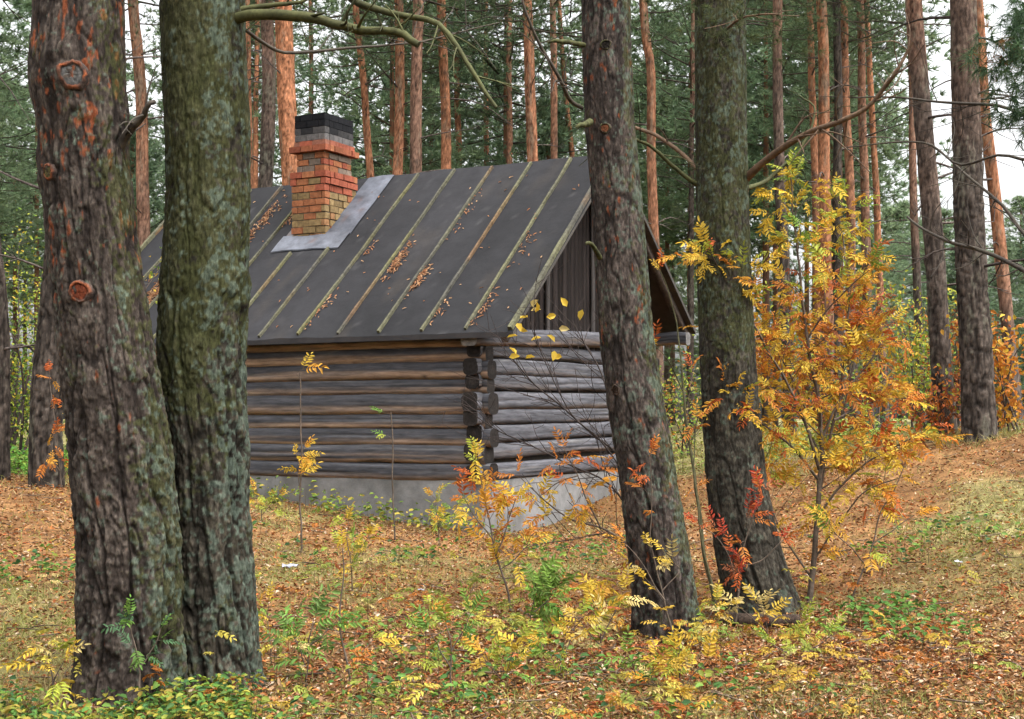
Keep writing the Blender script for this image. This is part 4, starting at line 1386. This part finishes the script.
def rowan(label, stems, colfn, leaf=.17, ltw=.35, spacing=.09, group=None, cat='rowan', name='rowan_tree', nleaf=3, barkc=((.10, .075, .055), (.17, .13, .10)), f0=.25, r0=None, pairs=6, sub=.5):
    b = stems[0][0][0]
    base = np.array([b[0], b[1], 0.])
    root = thing(name, label, cat, (base[0], base[1], g1(base[0], base[1])), group)
    st, lf = MB(), MB()
    LP, LD = [], []

    def put(p, d):
        LP.append(p)
        LD.append(nrm(d + rng.normal(0, .35, 3)))
    for (pts, ra, rb, dens) in stems:
        L = np.linalg.norm(np.diff(np.array(pts), axis=0), axis=1).sum()
        n = max(10, int(L / .06))
        P = smooth_path(pts, n)
        P = P + np.stack([fbm(np.arange(n) * .25, k * 5.3, pts[0][0] * 3, 2, 17) for k in range(3)], 1) * .025
        r = np.linspace(ra, rb, n)
        tube(st, P, r, 7, lerp(np.array(barkc[0]), np.array(barkc[1]), rng.uniform(0, 1, (n, 1))))
        nt = int(L * (1 - f0) / spacing * dens)
        for k in range(nt):
            f = f0 + (1 - f0) * (k + rng.uniform(0, 1)) / max(nt, 1)
            i = min(n - 2, int(f * (n - 1)))
            T = nrm(P[i + 1] - P[i])
            d = nrm(nrm(rng.normal(0, 1, 3)) + T * .55 + np.array([0, 0, .25]))
            l = ltw * rng.uniform(.35, 1.15) * (1.1 - .6 * f)
            q = smooth_path([P[i], P[i] + d * l * .55 + np.array([0, 0, .05 * l]), P[i] + d * l + rng.normal(0, .1, 3) * l], 6)
            tube(st, q, np.linspace(max(.002, r[i] * .35), .0018, 6), 4, np.array(barkc[0]) * rng.uniform(.8, 1.3), cap=False)
            for m in range(nleaf):
                j = 5 if m == 0 else rng.integers(2, 6)
                put(q[j], d * .7 + rng.normal(0, .55, 3) + np.array([0, 0, .05]))
        if dens > 0:
            put(P[-1], nrm(P[-1] - P[-2]))
            put(P[-1], nrm(P[-1] - P[-2]) + np.array([.3, 0, 0]))
    keep(st.build('stem', M_twig, root), root)
    if LP:
        LP, LD = np.array(LP), np.array(LD)
        n = len(LP)
        Nn = nrm(np.stack([rng.normal(0, .45, n), rng.normal(0, .45, n) - .55, np.ones(n)], 1))
        pinnate(lf, LP, LD, Nn, leaf * rng.uniform(.65, 1.2, n), colfn(LP), pairs)
        keep(lf.build('foliage', M_leaf, root), root)
    return root


D5 = 11.3


def col_big(P):
    n = len(P)
    py = HY - (P[:, 2] - CZ) * F / P[:, 1]
    px = CX + P[:, 0] * F / P[:, 1]
    out = np.zeros((n, 3))
    q = np.array([py + 18 * rng.normal(0, 1, n)]).ravel()
    a = mixc(n, [YEL, YG, GOLD, BGRN], [5, 3.2, .8, .9])
    b = mixc(n, [ORA, REDO, GOLD, RUST, YEL], [4.2, 1.3, 2.6, .8, 4.6])
    c = mixc(n, [YEL, GOLD, ORA, REDO, YG], [6, 2.6, 1.4, .8, 1.4])
    out[:] = b
    out[q < 275] = a[q < 275]
    out[q > 395] = c[q > 395]
    lf_ = (px < 765) & (rng.uniform(0, 1, n) < .6)
    out[lf_] = c[lf_]
    rr = (px > 850) & (q > 385) & (rng.uniform(0, 1, n) < .6)
    out[rr] = b[rr]
    return out


def S(pts, d, ra, rb, dens=1., dd=0.):
    k = len(pts)
    return ([W(p[0], p[1], d + dd * i / max(1, k - 1)) for i, p in enumerate(pts)], ra, rb, dens)


rowan('bushy multi-stemmed rowan with yellow, orange and rust leaves right of the greenish pine',
      [S([(810, 612), (814, 560), (819, 500), (822, 450), (818, 400), (808, 340), (800, 280), (795, 225), (790, 172)], D5, .026, .005, 1.0, .0),
       S([(819, 500), (830, 440), (842, 380), (848, 320), (846, 260), (838, 200)], D5, .014, .004, 1.0, .35),
       S([(820, 470), (806, 425), (788, 385), (765, 345), (745, 310), (722, 275), (708, 245)], D5, .014, .004, 1., -.55),
       S([(822, 440), (840, 400), (862, 372), (880, 345), (892, 320)], D5, .012, .004, 1.1, .1),
       S([(817, 520), (838, 490), (865, 465), (895, 447), (925, 432)], D5, .012, .004, 1.15, -.3),
       S([(819, 480), (795, 450), (770, 430), (745, 412), (722, 398)], D5, .012, .004, 1.1, -.5),
       S([(812, 420), (790, 375), (770, 345), (750, 330)], D5, .010, .004, 1.2, .4),
       S([(821, 455), (800, 415), (780, 395), (752, 380)], D5, .010, .004, 1.1, .5),
       S([(835, 420), (855, 410), (880, 400), (905, 398)], D5, .010, .004, 1.2, .5),
       S([(815, 560), (842, 520), (868, 490), (900, 478)], D5, .010, .003, .8, -.4),
       S([(808, 340), (828, 310), (848, 290), (870, 270)], D5, .009, .003, 1., -.4),
       S([(814, 580), (780, 530), (765, 490), (742, 470)], D5, .010, .003, .8, .3)], col_big, .155, .48, .055, nleaf=5, f0=.28)

rowan('thin rowan sapling forking right of the bushy rowan, yellow leaves half way up',
      [S([(846, 628), (855, 590), (868, 560), (878, 520), (893, 490), (904, 462)], 11, .009, .003, .35),
       S([(866, 565), (848, 545), (832, 530)], 11, .006, .003, .5, -.2), S([(872, 545), (900, 525), (915, 515)], 11, .005, .003, .1)],
      lambda P: mixc(len(P), [YEL, GOLD, YG, BGRN], [4, 2, 1, .6]), .17, .28, .12, name='rowan_sapling', cat='sapling', f0=.45)
rowan('fiery red rowan sapling between the two middle pines',
      [S([(735, 622), (738, 590), (742, 560), (752, 520), (760, 490)], 10.4, .009, .003, 1.0), S([(738, 590), (728, 555), (716, 535), (700, 525)], 10.4, .006, .003, .8),
       S([(741, 565), (760, 560), (785, 540)], 10.4, .006, .003, .5)],
      lambda P: mixc(len(P), [REDO, np.array([.5, .07, .03]), ORA, RUST], [4, 3, 1.5, 1]), .14, .22, .09, name='rowan_sapling', cat='sapling', f0=.25)
rowan('tall greenish rowan stems with few orange leaves in the gap beside the leaning pine',
      [S([(716, 612), (706, 560), (698, 505), (690, 440), (684, 395), (678, 340), (672, 300), (660, 270)], 10.9, .017, .004, .22),
       S([(714, 600), (702, 540), (694, 470), (697, 420)], 10.7, .010, .003, .3), S([(684, 395), (668, 360), (655, 345)], 10.9, .006, .003, .25, -.2), S([(690, 440), (712, 405), (722, 380)], 10.9, .006, .003, .4, .2)],
      lambda P: mixc(len(P), [ORA, REDO, YEL, GOLD], [3, 2, 2, 1]), .14, .25, .16, name='rowan_sapling', cat='sapling', f0=.35, nleaf=2, barkc=((.09, .085, .045), (.15, .14, .075)))
rowan('orange and pale yellow rowan sprays in front of the leaning pine trunk',
      [S([(672, 632), (662, 590), (650, 540), (652, 490), (650, 450)], 9.5, .007, .002, .75), S([(664, 600), (640, 560), (622, 540)], 9.4, .005, .002, .5),
       S([(662, 590), (680, 572), (672, 560)], 9.4, .005, .002, .5)],
      lambda P: np.where((P[:, 2:3] < .75), mixc(len(P), [YEL, CREAM], [2, 1]), mixc(len(P), [ORA, REDO, GOLD], [3, 2, 1])), .13, .2, .10, name='rowan_sapling', cat='sapling', f0=.2, nleaf=2)
rowan('arching dark rowan branch with vivid orange leaves before the gable foundation',
      [S([(652, 560), (625, 542), (600, 527), (570, 518), (545, 500), (519, 476)], 11.8, .013, .003, .35),
       S([(600, 527), (588, 500), (578, 475), (565, 450)], 11.7, .008, .003, 1.2), S([(578, 475), (560, 482), (540, 495)], 11.6, .006, .003, 1.3), S([(585, 490), (600, 470)], 11.7, .005, .002, 1.),
       S([(640, 560), (622, 580), (606, 590)], 11.5, .006, .003, 1.0)],
      lambda P: np.where(P[:, 2:3] > 1.05, mixc(len(P), [ORA, REDO, GOLD], [5, 2, 1.5]), mixc(len(P), [YEL, GOLD, ORA], [3, 2, 1])), .17, .25, .085, name='rowan_sapling', cat='sapling', f0=.3, nleaf=3)
rowan('yellow and orange rowan sapling in front of the cabin corner',
      [S([(512, 612), (506, 585), (497, 555), (490, 525), (484, 495), (478, 462)], 10.6, .010, .003, 1.1), S([(497, 555), (508, 525), (516, 500)], 10.6, .006, .003, 1.2),
       S([(493, 540), (474, 515), (465, 500)], 10.5, .006, .003, 1.2), S([(502, 570), (520, 555), (530, 545)], 10.4, .005, .003, .9)],
      lambda P: np.where(P[:, 2:3] > 1.18, mixc(len(P), [YG, YEL], [2, 1]), mixc(len(P), [YEL, GOLD, ORA, REDO], [3.5, 3, 2.5, .7])), .16, .24, .08, name='rowan_sapling', cat='sapling', f0=.3, nleaf=3)
rowan('slim stem with hanging yellow leaves against the lower cabin logs',
      [S([(300, 585), (301, 540), (300, 490), (301, 440), (300, 372)], 14.0, .011, .006, .0), S([(300, 490), (298, 470), (303, 450)], 13.9, .005, .002, 1.6), S([(301, 378), (296, 374), (302, 370)], 14, .003, .002, .6)],
      lambda P: mixc(len(P), [YEL, GOLD], [3, 2]), .19, .16, .09, name='rowan_sapling', cat='sapling', f0=.1, nleaf=2)
rowan('very thin sapling with a few pale green leaves before the middle of the log wall',
      [S([(395, 540), (392, 490), (393, 450), (391, 412)], 15.0, .010, .006, .0), S([(392, 440), (385, 434)], 15, .003, .002, .8), S([(391, 416), (384, 412)], 15, .003, .002, 1.2)],
      lambda P: mixc(len(P), [GRN * 1.6, YG], [3, 1]), .15, .12, .09, name='rowan_sapling', cat='sapling', f0=.2, nleaf=2)
rowan('thin bent dark sapling with a pale green leaf tuft left of centre',
      [S([(350, 712), (352, 690), (346, 660), (338, 625), (342, 580), (343, 548)], 8.0, .008, .003, .3), S([(347, 670), (362, 650), (372, 640)], 8, .004, .002, .4, .1)],
      lambda P: mixc(len(P), [YG, BGRN * .8, YEL], [3, 1, 1]), .15, .2, .09, name='rowan_sapling', cat='sapling', f0=.72, nleaf=2)
rowan('forked sapling with bright yellow-green leaves near the lower edge',
      [S([(452, 716), (450, 680), (449, 640), (444, 625)], 7.7, .007, .003, .8), S([(450, 670), (436, 645), (428, 632)], 7.7, .005, .002, .8), S([(449, 655), (462, 632), (468, 615)], 7.7, .005, .002, .9)],
      lambda P: mixc(len(P), [BGRN, YG, GRN * 1.3], [4, 2.5, 1]), .14, .14, .09, name='rowan_sapling', cat='sapling', f0=.7, nleaf=2)
rowan('soft green rowan seedling left of centre beside the thin bent sapling',
      [S([(306, 700), (306, 670), (307, 640), (312, 618)], 8.0, .006, .003, 1.6), S([(306, 665), (294, 640), (288, 628)], 8, .004, .002, 1.4), S([(307, 650), (326, 630), (334, 622)], 8, .004, .002, 1.2)],
      lambda P: mixc(len(P), [BGRN * np.array([.8, .8, 1.2]), GRN * 1.5, BGRN], [3, 3, 1]), .17, .15, .09, name='rowan_sapling', cat='sapling', f0=.5, nleaf=3)
rowan('bright green drooping fern-like seedling in the fallen leaves at centre',
      [S([(528, 640), (530, 620), (535, 598), (540, 585)], 9.2, .006, .003, 2.2), S([(531, 615), (548, 600), (556, 592)], 9.1, .004, .002, 2.)],
      lambda P: mixc(len(P), [BGRN, BGRN * .8, GRN * 1.4], [4, 2, 1]), .19, .12, .08, name='rowan_sapling', cat='sapling', f0=.35, nleaf=3)
rowan('yellow rowan seedling at the foot of the leaning pine, left side',
      [S([(600, 660), (602, 635), (598, 610), (592, 598)], 9.2, .006, .003, 1.6), S([(601, 640), (616, 612), (626, 590)], 9.1, .005, .002, 1.6), S([(600, 645), (584, 625), (578, 618)], 9.1, .004, .002, 1.4)],
      lambda P: mixc(len(P), [YEL, CREAM, YG, GOLD], [3, 2, 1.5, 1]), .16, .16, .08, name='rowan_sapling', cat='sapling', f0=.35, nleaf=2)
rowan('low yellow rowan seedling at the lower edge right of centre',
      [S([(680, 716), (682, 690), (678, 665), (675, 650)], 7.8, .005, .002, 1.8), S([(681, 695), (696, 672), (706, 660)], 7.8, .004, .002, 1.6), S([(681, 700), (662, 690), (650, 680)], 7.8, .004, .002, 1.2)],
      lambda P: mixc(len(P), [YEL, YG, CREAM, GOLD], [3, 2, 1, 1.5]), .13, .13, .08, name='rowan_sapling', cat='sapling', f0=.3, nleaf=2)
rowan('lime-yellow seedling at the foot of the bushy rowan',
      [S([(800, 672), (803, 650), (808, 630), (806, 622)], 9, .005, .002, 1.2), S([(802, 655), (825, 640), (836, 634)], 8.9, .004, .002, 1.4), S([(802, 660), (782, 650), (770, 642)], 8.9, .004, .002, 1.)],
      lambda P: mixc(len(P), [YG, BGRN, YEL], [4, 2, 2]), .13, .13, .08, name='rowan_sapling', cat='sapling', f0=.3, nleaf=2)
rowan('cream-leaved seedling before the foot of the greenish pine',
      [S([(768, 650), (766, 625), (762, 605)], 9.9, .005, .002, 1.4), S([(766, 630), (748, 614), (738, 606)], 9.8, .004, .002, 1.2)],
      lambda P: mixc(len(P), [CREAM, YEL], [3, 1]), .15, .14, .08, name='rowan_sapling', cat='sapling', f0=.4, nleaf=2)
rowan('orange rowan sprays at the foot of the stout dark pine on the left',
      [S([(62, 487), (60, 470), (56, 440), (52, 405), (50, 372)], 15.9, .008, .003, .8), S([(60, 470), (48, 455), (44, 462)], 15.8, .005, .003, 1.2), S([(62, 480), (72, 462)], 15.8, .005, .003, 1.2)],
      lambda P: mixc(len(P), [ORA, REDO, GOLD], [3, 2, 1.5]), .16, .16, .12, name='rowan_sapling', cat='sapling', f0=.2, nleaf=2)
rowan('pale yellow seedling in front of the left twin pine',
      [S([(50, 705), (52, 680), (47, 655), (44, 646)], 7.2, .005, .002, 1.4), S([(51, 685), (62, 662)], 7.2, .004, .002, 1.4)],
      lambda P: mixc(len(P), [YEL, CREAM, YG], [3, 2, 1]), .14, .12, .08, name='rowan_sapling', cat='sapling', f0=.4, nleaf=2)
rowan('small green shoots growing against the left twin pine trunk',
      [S([(140, 690), (138, 660), (130, 635), (128, 620)], 7.05, .005, .002, 1.3), S([(139, 670), (152, 650), (160, 628)], 7.05, .004, .002, 1.4)],
      lambda P: mixc(len(P), [GRN * 1.2, BGRN * .6, np.array([.1, .2, .09])], [3, 2, 2]), .10, .12, .07, name='rowan_sapling', cat='sapling', f0=.3, nleaf=2)

YMIX = lambda P: mixc(len(P), [YG, YEL, BGRN, GOLD], [3, 3, 1.5, 1])
for (lab, st_) in (
    ('spindly yellow-leaved sapling between the mossy pine and the thin bent dark sapling', [S([(272, 668), (270, 640), (266, 618), (268, 600)], 8.6, .004, .0015, 1.5)]),
    ('leggy sapling with small yellow-green leaves under the cabin corner rowan', [S([(500, 716), (505, 685), (514, 655), (520, 640)], 8, .005, .0015, 1.5), S([(505, 685), (490, 665), (482, 655)], 8, .003, .0015, 1.3)]),
    ('thin twig of a sapling with lime leaves left of the forked sapling', [S([(424, 712), (426, 670), (424, 630), (428, 605)], 8.4, .004, .0015, 1.1)]),
    ('slender sapling with yellow leaves in front of the bright green seedling', [S([(556, 712), (562, 670), (570, 640), (576, 615)], 8.3, .005, .0015, 1.4), S([(562, 670), (548, 650), (540, 640)], 8.3, .003, .0015, 1.2)]),
    ('low golden sapling between the leaning pine and the lower edge', [S([(640, 714), (640, 690), (634, 668), (628, 655)], 8, .004, .0015, 1.8), S([(640, 695), (652, 672), (660, 660)], 8, .003, .0015, 1.6)]),
    ('yellow sapling close to the foundation left of the cabin corner', [S([(440, 545), (438, 520), (434, 505), (436, 495)], 15, .006, .002, 1.8), S([(438, 525), (452, 508), (458, 502)], 15, .004, .002, 1.6)]),
    ('pale green sapling at the foundation next to the mossy pine', [S([(262, 520), (260, 505), (256, 492)], 16, .006, .002, 1.8), S([(262, 515), (274, 500), (280, 494)], 16, .004, .002, 1.6)]),
    ('straggly sapling with few yellow leaves on the leaves before the foundation middle', [S([(352, 590), (350, 560), (346, 535), (348, 520)], 11.5, .005, .002, 1.3), S([(350, 565), (362, 545), (368, 535)], 11.5, .003, .0015, 1.2)]),
    ('yellow-green sapling behind the leaning pine at its right foot', [S([(700, 655), (704, 630), (712, 610), (716, 600)], 9.6, .004, .0015, 1.6)]),
):
    rowan(lab, st_, YMIX, .13, .13, .075, name='rowan_sapling', cat='sapling', f0=.3, nleaf=2)

# bare dark shrub with a few yellow leaves in front of the gable wall
rootS = thing('bare_shrub', 'nearly bare dark-twigged shrub with a few yellow leaves before the gable', 'shrub', W(648, 560, 13.0) * np.array([1, 1, 0]) + np.array([0, 0, g1(W(648, 560, 13)[0], 13)]))
st, lf = MB(), MB()
tips = []


def bare(pts, d, ra, rb, ntw, dd=0.):
    k = len(pts)
    P = smooth_path([W(p[0], p[1], d + dd * i / (k - 1)) for i, p in enumerate(pts)], 30)
    tube(st, P, np.linspace(ra, rb, 30), 6, np.array([.055, .042, .036]))
    for _ in range(ntw):
        i = rng.integers(6, 29)
        T = nrm(P[i + 1] - P[i]) if i < 29 else nrm(P[i] - P[i - 1])
        d_ = nrm(T + rng.normal(0, .55, 3) + np.array([0, 0, .12]))
        l = rng.uniform(.25, .85)
        q = smooth_path([P[i], P[i] + d_ * l * .5 + rng.normal(0, .03, 3), P[i] + d_ * l + rng.normal(0, .08, 3)], 7)
        tube(st, q, np.linspace(.004, .0018, 7), 4, np.array([.06, .045, .04]), cap=False)
        tips.append(q[-1])
        for _ in range(2):
            b = rng.integers(2, 6)
            e = nrm(d_ + rng.normal(0, .6, 3)) * l * .45
            tube(st, np.stack([q[b], q[b] + e * .5 + rng.normal(0, .02, 3), q[b] + e]), np.linspace(.0028, .0014, 3), 4, np.array([.06, .045, .04]), cap=False)


bare([(648, 568), (640, 510), (622, 460), (590, 432), (560, 405), (535, 385), (512, 358)], 13, .014, .005, 22)
bare([(648, 568), (636, 525), (609, 484), (570, 465), (530, 445), (493, 428), (462, 405)], 13, .012, .004, 18, -.3)
bare([(647, 560), (630, 480), (612, 410), (600, 370), (585, 345), (572, 320)], 13, .012, .004, 16, .2)
bare([(648, 562), (632, 490), (600, 440), (572, 415), (540, 350), (528, 318)], 13, .010, .003, 16, -.2)
bare([(648, 570), (610, 535), (570, 540), (530, 545)], 13, .009, .003, 10, -.3)
keep(st.build('stem', M_twig, rootS), rootS)
YL = [(513, 322), (520, 325), (534, 312), (529, 318), (542, 312), (531, 308), (569, 308), (582, 309), (561, 328), (510, 348), (511, 357), (537, 338), (554, 343), (565, 356), (524, 359), (508, 336), (545, 318), (556, 350)]
P = np.array([W(a + rng.normal(0, 2), b + rng.normal(0, 1.5), 12.9) for a, b in YL])
n = len(P)
leaves(lf, P, nrm(rng.normal(0, 1, (n, 3)) * np.array([1, .5, .5]) + np.array([.3, -.2, -.2])), nrm(rng.normal(0, .4, (n, 3)) + np.array([0, -.7, .6])), .105, .06, mixc(n, [YEL, YEL * 1.1, CREAM], [3, 2, 1]))
keep(lf.build('foliage', M_leaf, rootS), rootS)


def leafy(label, base, tops, h, rad, nl, cols, p, size, name='shrub', cat='shrub', group=None, d=None):
    """shrub of several stems with a loose cloud of small leaves"""
    x0, y0 = base
    zg = g1(x0, y0)
    root = thing(name, label, cat, (x0, y0, zg), group)
    st, lf = MB(), MB()
    LP = []
    for k in range(tops):
        a = rng.uniform(0, 6.28)
        tip = np.array([x0 + math.cos(a) * rad * rng.uniform(.2, .9), y0 + math.sin(a) * rad * rng.uniform(.2, .9), zg + h * rng.uniform(.65, 1.0)])
        b = np.array([x0 + rng.normal(0, .08), y0 + rng.normal(0, .08), zg - .1])
        P = smooth_path([b, lerp(b, tip, .5) + rng.normal(0, .08, 3) * h * .5 + np.array([0, 0, .08 * h]), tip], 14)
        tube(st, P, np.linspace(.008 + .005 * h, .004, 14), 5, np.array([.11, .085, .07]) * rng.uniform(.7, 1.3))
        for _ in range(12):
            i = rng.integers(3, 14)
            d_ = nrm(rng.normal(0, 1, 3) + np.array([0, 0, .3]))
            l = rad * rng.uniform(.2, .65)
            q = smooth_path([P[i], P[i] + d_ * l * .5, P[i] + d_ * l + np.array([0, 0, -.08 * l])], 5)
            tube(st, q, np.linspace(.005, .002, 5), 4, np.array([.1, .08, .065]), cap=False)
            m = max(1, nl // (tops * 12))
            s = rng.uniform(.25, 1.05, m)
            LP.append(P[i] + d_ * l * s[:, None] + rng.normal(0, .12 * rad, (m, 3)))
    LP = np.concatenate(LP)
    LP = LP[LP[:, 2] > zg + .08]
    n = len(LP)
    leaves(lf, LP, nrm(rng.normal(0, 1, (n, 3))), nrm(rng.normal(0, .6, (n, 3)) + np.array([0, -.3, .8])), size * rng.uniform(.7, 1.3, n), size * .55, mixc(n, cols, p))
    keep(st.build('stem', M_twig, root), root)
    keep(lf.build('foliage', M_leaf, root), root)
    return root


def at(px, d):
    return ((px - CX) * d / F, d)


leafy('yellow-green birch bush at the left edge behind the twin pines', at(12, 21.5), 9, 4.2, 1.7, 3600, [YG, BGRN, YEL, GRN], [4, 3, 1.5, 1.5], .06)
leafy('darker green bush deeper behind the left edge', at(34, 26), 6, 2.4, 1.9, 2600, [GRN, BGRN * .6, YG], [4, 2, 1.5], .07)
leafy('slim young tree with sparse yellow leaves between the twin pines', at(148, 22), 4, 4.6, .8, 420, [YEL, YG, BGRN], [4, 3, 1], .075)
gs = 'leafy shrubs at the back of the wood'
leafy('yellow-green bush behind the rise between cluster and bare dark trunk', at(915, 27), 6, 3.0, 1.3, 1300, [YG, BGRN, YEL], [4, 2, 2], .085, group=gs)
leafy('reddish bush between the two trunks on the crest of the rise', at(958, 24), 6, 2.4, .8, 900, [RUST, REDO * .8, CREAM * .6, ORA], [4, 2, 2, 1], .07, group=gs)
leafy('orange-leaved bush at the right edge behind the leaning orange pine', at(1008, 19), 6, 1.6, .75, 800, [GOLD, ORA, YEL], [3, 4, 1.5], .09, group=gs)
leafy('low rust-coloured bush at the foot of the bare dark trunk', at(925, 19.5), 6, .9, .8, 700, [RUST, REDO, ORA, YG], [3, 2, 2, 1], .075, group=gs)
leafy('pale green bush in the gap between cabin and greenish pine', at(690, 27), 6, 2.0, 1.2, 900, [YG, GRN * 1.6, CREAM * .7, ORA], [3, 2, 2, 1], .08, group=gs)
leafy('tawny bush behind the bushy rowan', at(830, 24), 6, 2.4, 1.4, 1000, [YG, GOLD, RUST, BGRN], [3, 2, 3, 1], .085, group=gs)
leafy('grey-brown thin bush behind the trunk cluster', at(880, 30), 6, 3.0, 1.5, 900, [RUST, CREAM * .6, YG], [3, 2, 2], .08, group=gs)

# ------------------------------------------------------------------ small things lying about


def scrap(label, px, py, size, seed, col):
    d = 12.
    for _ in range(8):
        d = (CZ - g1((px - CX) * d / F, d)) * F / (py - HY)
    x0 = (px - CX) * d / F
    mb = MB()
    n = 9
    u, v = np.meshgrid(np.linspace(-1, 1, n), np.linspace(-1, 1, n), indexing='ij')
    X = u * size * .5 * (1 + .2 * fbm(v * 2, seed, 0, 2, seed))
    Y = v * size * .32 + .25 * X
    Z = size * (.28 * fbm(u * 1.6, v * 1.6, seed, 3, seed) + .16)
    i = (np.arange(n - 1)[:, None] * n + np.arange(n - 1)[None]).ravel()
    for dz, fl in ((0, 1), (-.003, -1)):
        q = np.stack([i, i + n, i + n + 1, i + 1], 1)
        mb.add(np.stack([X, Y, Z + dz], -1).reshape(-1, 3), q[:, ::fl], col)
    o = mb.build('paper_scrap', M_paper, smooth=False)
    o.location = (x0, d, g1(x0, d) + .03)
    tag(o, label, 'litter')


scrap('crumpled white paper scrap on the leaves before the log wall', 290, 571, .13, 4, (.40, .40, .47))
scrap('small pale scrap on the leaves right of the thin bent sapling', 421, 594, .055, 9, (.40, .41, .46))
scrap('tiny white scrap on the grass of the rise', 958, 571, .075, 14, (.55, .55, .58))
mb = MB()
P = smooth_path([W(856, 667, 8.55), W(880, 670, 8.5), W(908, 678, 8.4)], 16)
P[:, 2] = G(P[:, 0], P[:, 1]) + .035
tube(mb, P, np.linspace(.013, .007, 16), 6, (.13, .09, .07))
o = mb.build('fallen_stick', M_twig)
tag(o, 'thin fallen stick on the leaves below the bushy rowan', 'stick')
mb = MB()
P = smooth_path([W(725, 628, 10.6), W(755, 632, 10.4), W(800, 628, 10.3)], 20)
P[:, 2] = G(P[:, 0], P[:, 1]) + .05
tube(mb, P, np.linspace(.07, .05, 20), 10, lerp(np.array([.05, .035, .028]), np.array([.10, .07, .05]), rng.uniform(0, 1, (20, 1))))
o = mb.build('rotten_log', M_bark)
tag(o, 'short dark rotten log lying at the foot of the greenish pine', 'log')

# ------------------------------------------------------------------ moist forest air
mb = MB()
box(mb, (-340, -80, -6), (340, 500, 45), (.8, .8, .8))
m = bpy.data.materials.new('haze')
m.use_nodes = True
nt = m.node_tree
nt.nodes.remove(nt.nodes['Principled BSDF'])
pv = nt.nodes.new('ShaderNodeVolumePrincipled')
pv.inputs['Color'].default_value = (.86, .92, 1, 1)
pv.inputs['Density'].default_value = .0145
pv.inputs['Anisotropy'].default_value = .2
nt.links.new(pv.outputs[0], nt.nodes['Material Output'].inputs['Volume'])
o = mb.build('haze', m, smooth=False)
tag(o, 'thin pale autumn haze between the far trees', 'haze', kind='stuff')
